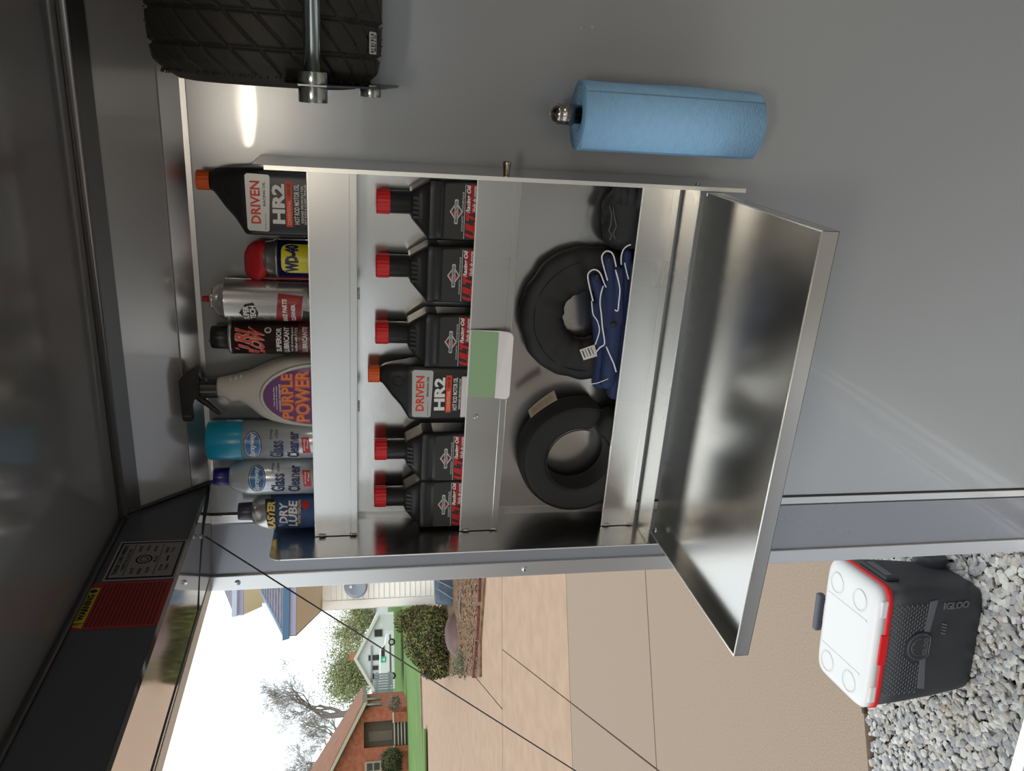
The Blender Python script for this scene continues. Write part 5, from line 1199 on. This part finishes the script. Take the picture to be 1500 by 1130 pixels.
obj('sill_strip', MB().prism([fv.p(sx0+.1, -.93, .45), fv.p(sx1-.1, -.93, .45), fv.p(sx1-.1, -.93, .62), fv.p(sx0+.1, -.93, .62)], tuple(fv.a*.03)), mat('van_strip_grey', (.40, .38, .38), .6), vn)
lg = obj('logo_square', MB().prism([fv.p(X(966)-.25, -.94, .98), fv.p(X(966)+.32, -.94, .98), fv.p(X(966)+.32, -.94, 1.5), fv.p(X(966)-.25, -.94, 1.5)], tuple(fv.a*.02)), mat('logo_green', (.30, .72, .55), .5), vn)
obj('logo_mark', MB().prism([fv.p(X(966)-.12, -.96, 1.1), fv.p(X(966)+.18, -.96, 1.1), fv.p(X(966)+.03, -.96, 1.4)], tuple(fv.a*.02)), M_vw, lg)
for py in (942, 988.5):
    c_ = fv.p(X(py), -.92, .36); q_ = (-fv.a).to_track_quat('Z', 'Y').to_matrix().to_4x4()
    w_ = obj('wheel', MB().lathe([(.001, -.18), (.34, -.18), (.36, -.15), (.36, .0), (.33, .03), (.001, .03)], 28).xf(Matrix.Translation(c_) @ q_), M_ty, vn)
    obj('hub_cap', MB().lathe([(.001, .05), (.14, .045), (.20, .035), (.2, .02)], 20).xf(Matrix.Translation(c_) @ q_), mat('hub_silver', (.72, .70, .68), .4) if 'hub_silver' not in MATS else MATS['hub_silver'], w_)

# -- trees
def tree(name, label, px, py, z, H, spread, seed, levels, mt, leafm=None, nleaf=0, ls=.12, trunk=.3, up_=.35, group=None, droop=0, rmin=.022, base=.34, gs_=.45):
    fr_ = FR(px, py, z); t = thing(name, label, 'tree', tuple(fr_.o), group=group); rnd = random.Random(seed); mb = MB(); tips = []
    def br(p, d, L, r, lv):
        r = max(r, rmin)
        n = 4 if lv > 1 else 3; P = [p]; R_ = [r]; q = p; dd = d.copy()
        for i in range(n):
            dd = (dd+Vector((rnd.uniform(-.22, .22), rnd.uniform(-.22, .22), rnd.uniform(-.1, .18)-droop*(levels-lv)*.05))).normalized(); q = q+dd*(L/n); P.append(q); R_.append(r*(1-.42*(i+1)/n))
        mb.tube(P, R_, 7 if lv > 3 else (5 if lv > 1 else 3), cap=False)
        if lv <= 0: tips.append(q); return
        nb_ = 3 if lv > 1 else 5
        for i in range(nb_+(1 if rnd.random() < .5 else 0)):
            j = rnd.randint(2, n); base = P[j]; ang = rnd.uniform(.35, .95)*spread; az = rnd.uniform(0, 2*PI); u = dd.orthogonal().normalized(); v = dd.cross(u)
            nd = (dd*math.cos(ang)+(u*math.cos(az)+v*math.sin(az))*math.sin(ang)+Vector((0, 0, up_*.3))).normalized(); br(base, nd, L*rnd.uniform(.55, .8), R_[j]*.62, lv-1)
        if lv <= 2: tips.append(q)
    br(fr_.p(0, 0, -.5), Vector((0, 0, 1)), H*base, trunk, levels)
    obj('branches', mb, mt, t)
    if nleaf:
        lm = MB()
        for k_ in range(nleaf):
            p = rnd.choice(tips)+Vector((rnd.gauss(0, gs_), rnd.gauss(0, gs_), rnd.gauss(0, gs_))); u = Vector((rnd.uniform(-1, 1), rnd.uniform(-1, 1), rnd.uniform(-1, 1))).normalized(); v = u.orthogonal().normalized(); s = ls*rnd.uniform(.5, 1.2); lm.add([p-u*s, p+v*s*.5, p+u*s, p-v*s*.5], [(0, 1, 2, 3)])
        obj('young_leaves', lm, leafm, t, kind='stuff')
    return t
ALB = .9
M_bark = mat('bark_grey_brown', (.55, .51, .49), .9); M_bark2 = mat('bark_olive', (.52, .49, .40), .9)
M_bud = mat('buds_olive', (.68, .69, .46), .8); M_bud2 = mat('buds_grey_olive', (.60, .61, .44), .8)
tree('bare_tree', 'large bare grey tree rising behind the brick house roof', 533, 1043, 95, 17, 1.15, 3, 6, M_bark, trunk=.48, rmin=.013)
tree('bare_tree', 'thin bare tree between the two bigger bare ones', 540, 1075, 104, 14, 1.15, 31, 6, M_bark, trunk=.3, rmin=.013)
tree('bare_tree', 'bare grey tree at the picture edge behind the brick house', 545, 1112, 92, 16, 1.15, 8, 6, M_bark, trunk=.36, rmin=.011)
tree('budding_tree', 'olive budding tree left of the white gabled house', 563, 908, 105, 14.5, 1.25, 12, 6, M_bark2, M_bud, 9000, .11, .34, base=.25, rmin=.016, gs_=1.0, up_=.1)
tree('budding_tree', 'dense olive budding tree right behind the white gabled house', 562, 990, 125, 15, 1.35, 17, 6, M_bark2, M_bud2, 15000, .17, .36, base=.22, rmin=.018, gs_=1.4, up_=.0)
tree('green_tree', 'bluish green tree beyond the white shed', 562, 893, 118, 8, 1.0, 23, 4, M_bark2, mat('leaf_bluegreen', (.55, .70, .64), .8), 5000, .28, .3, base=.25)
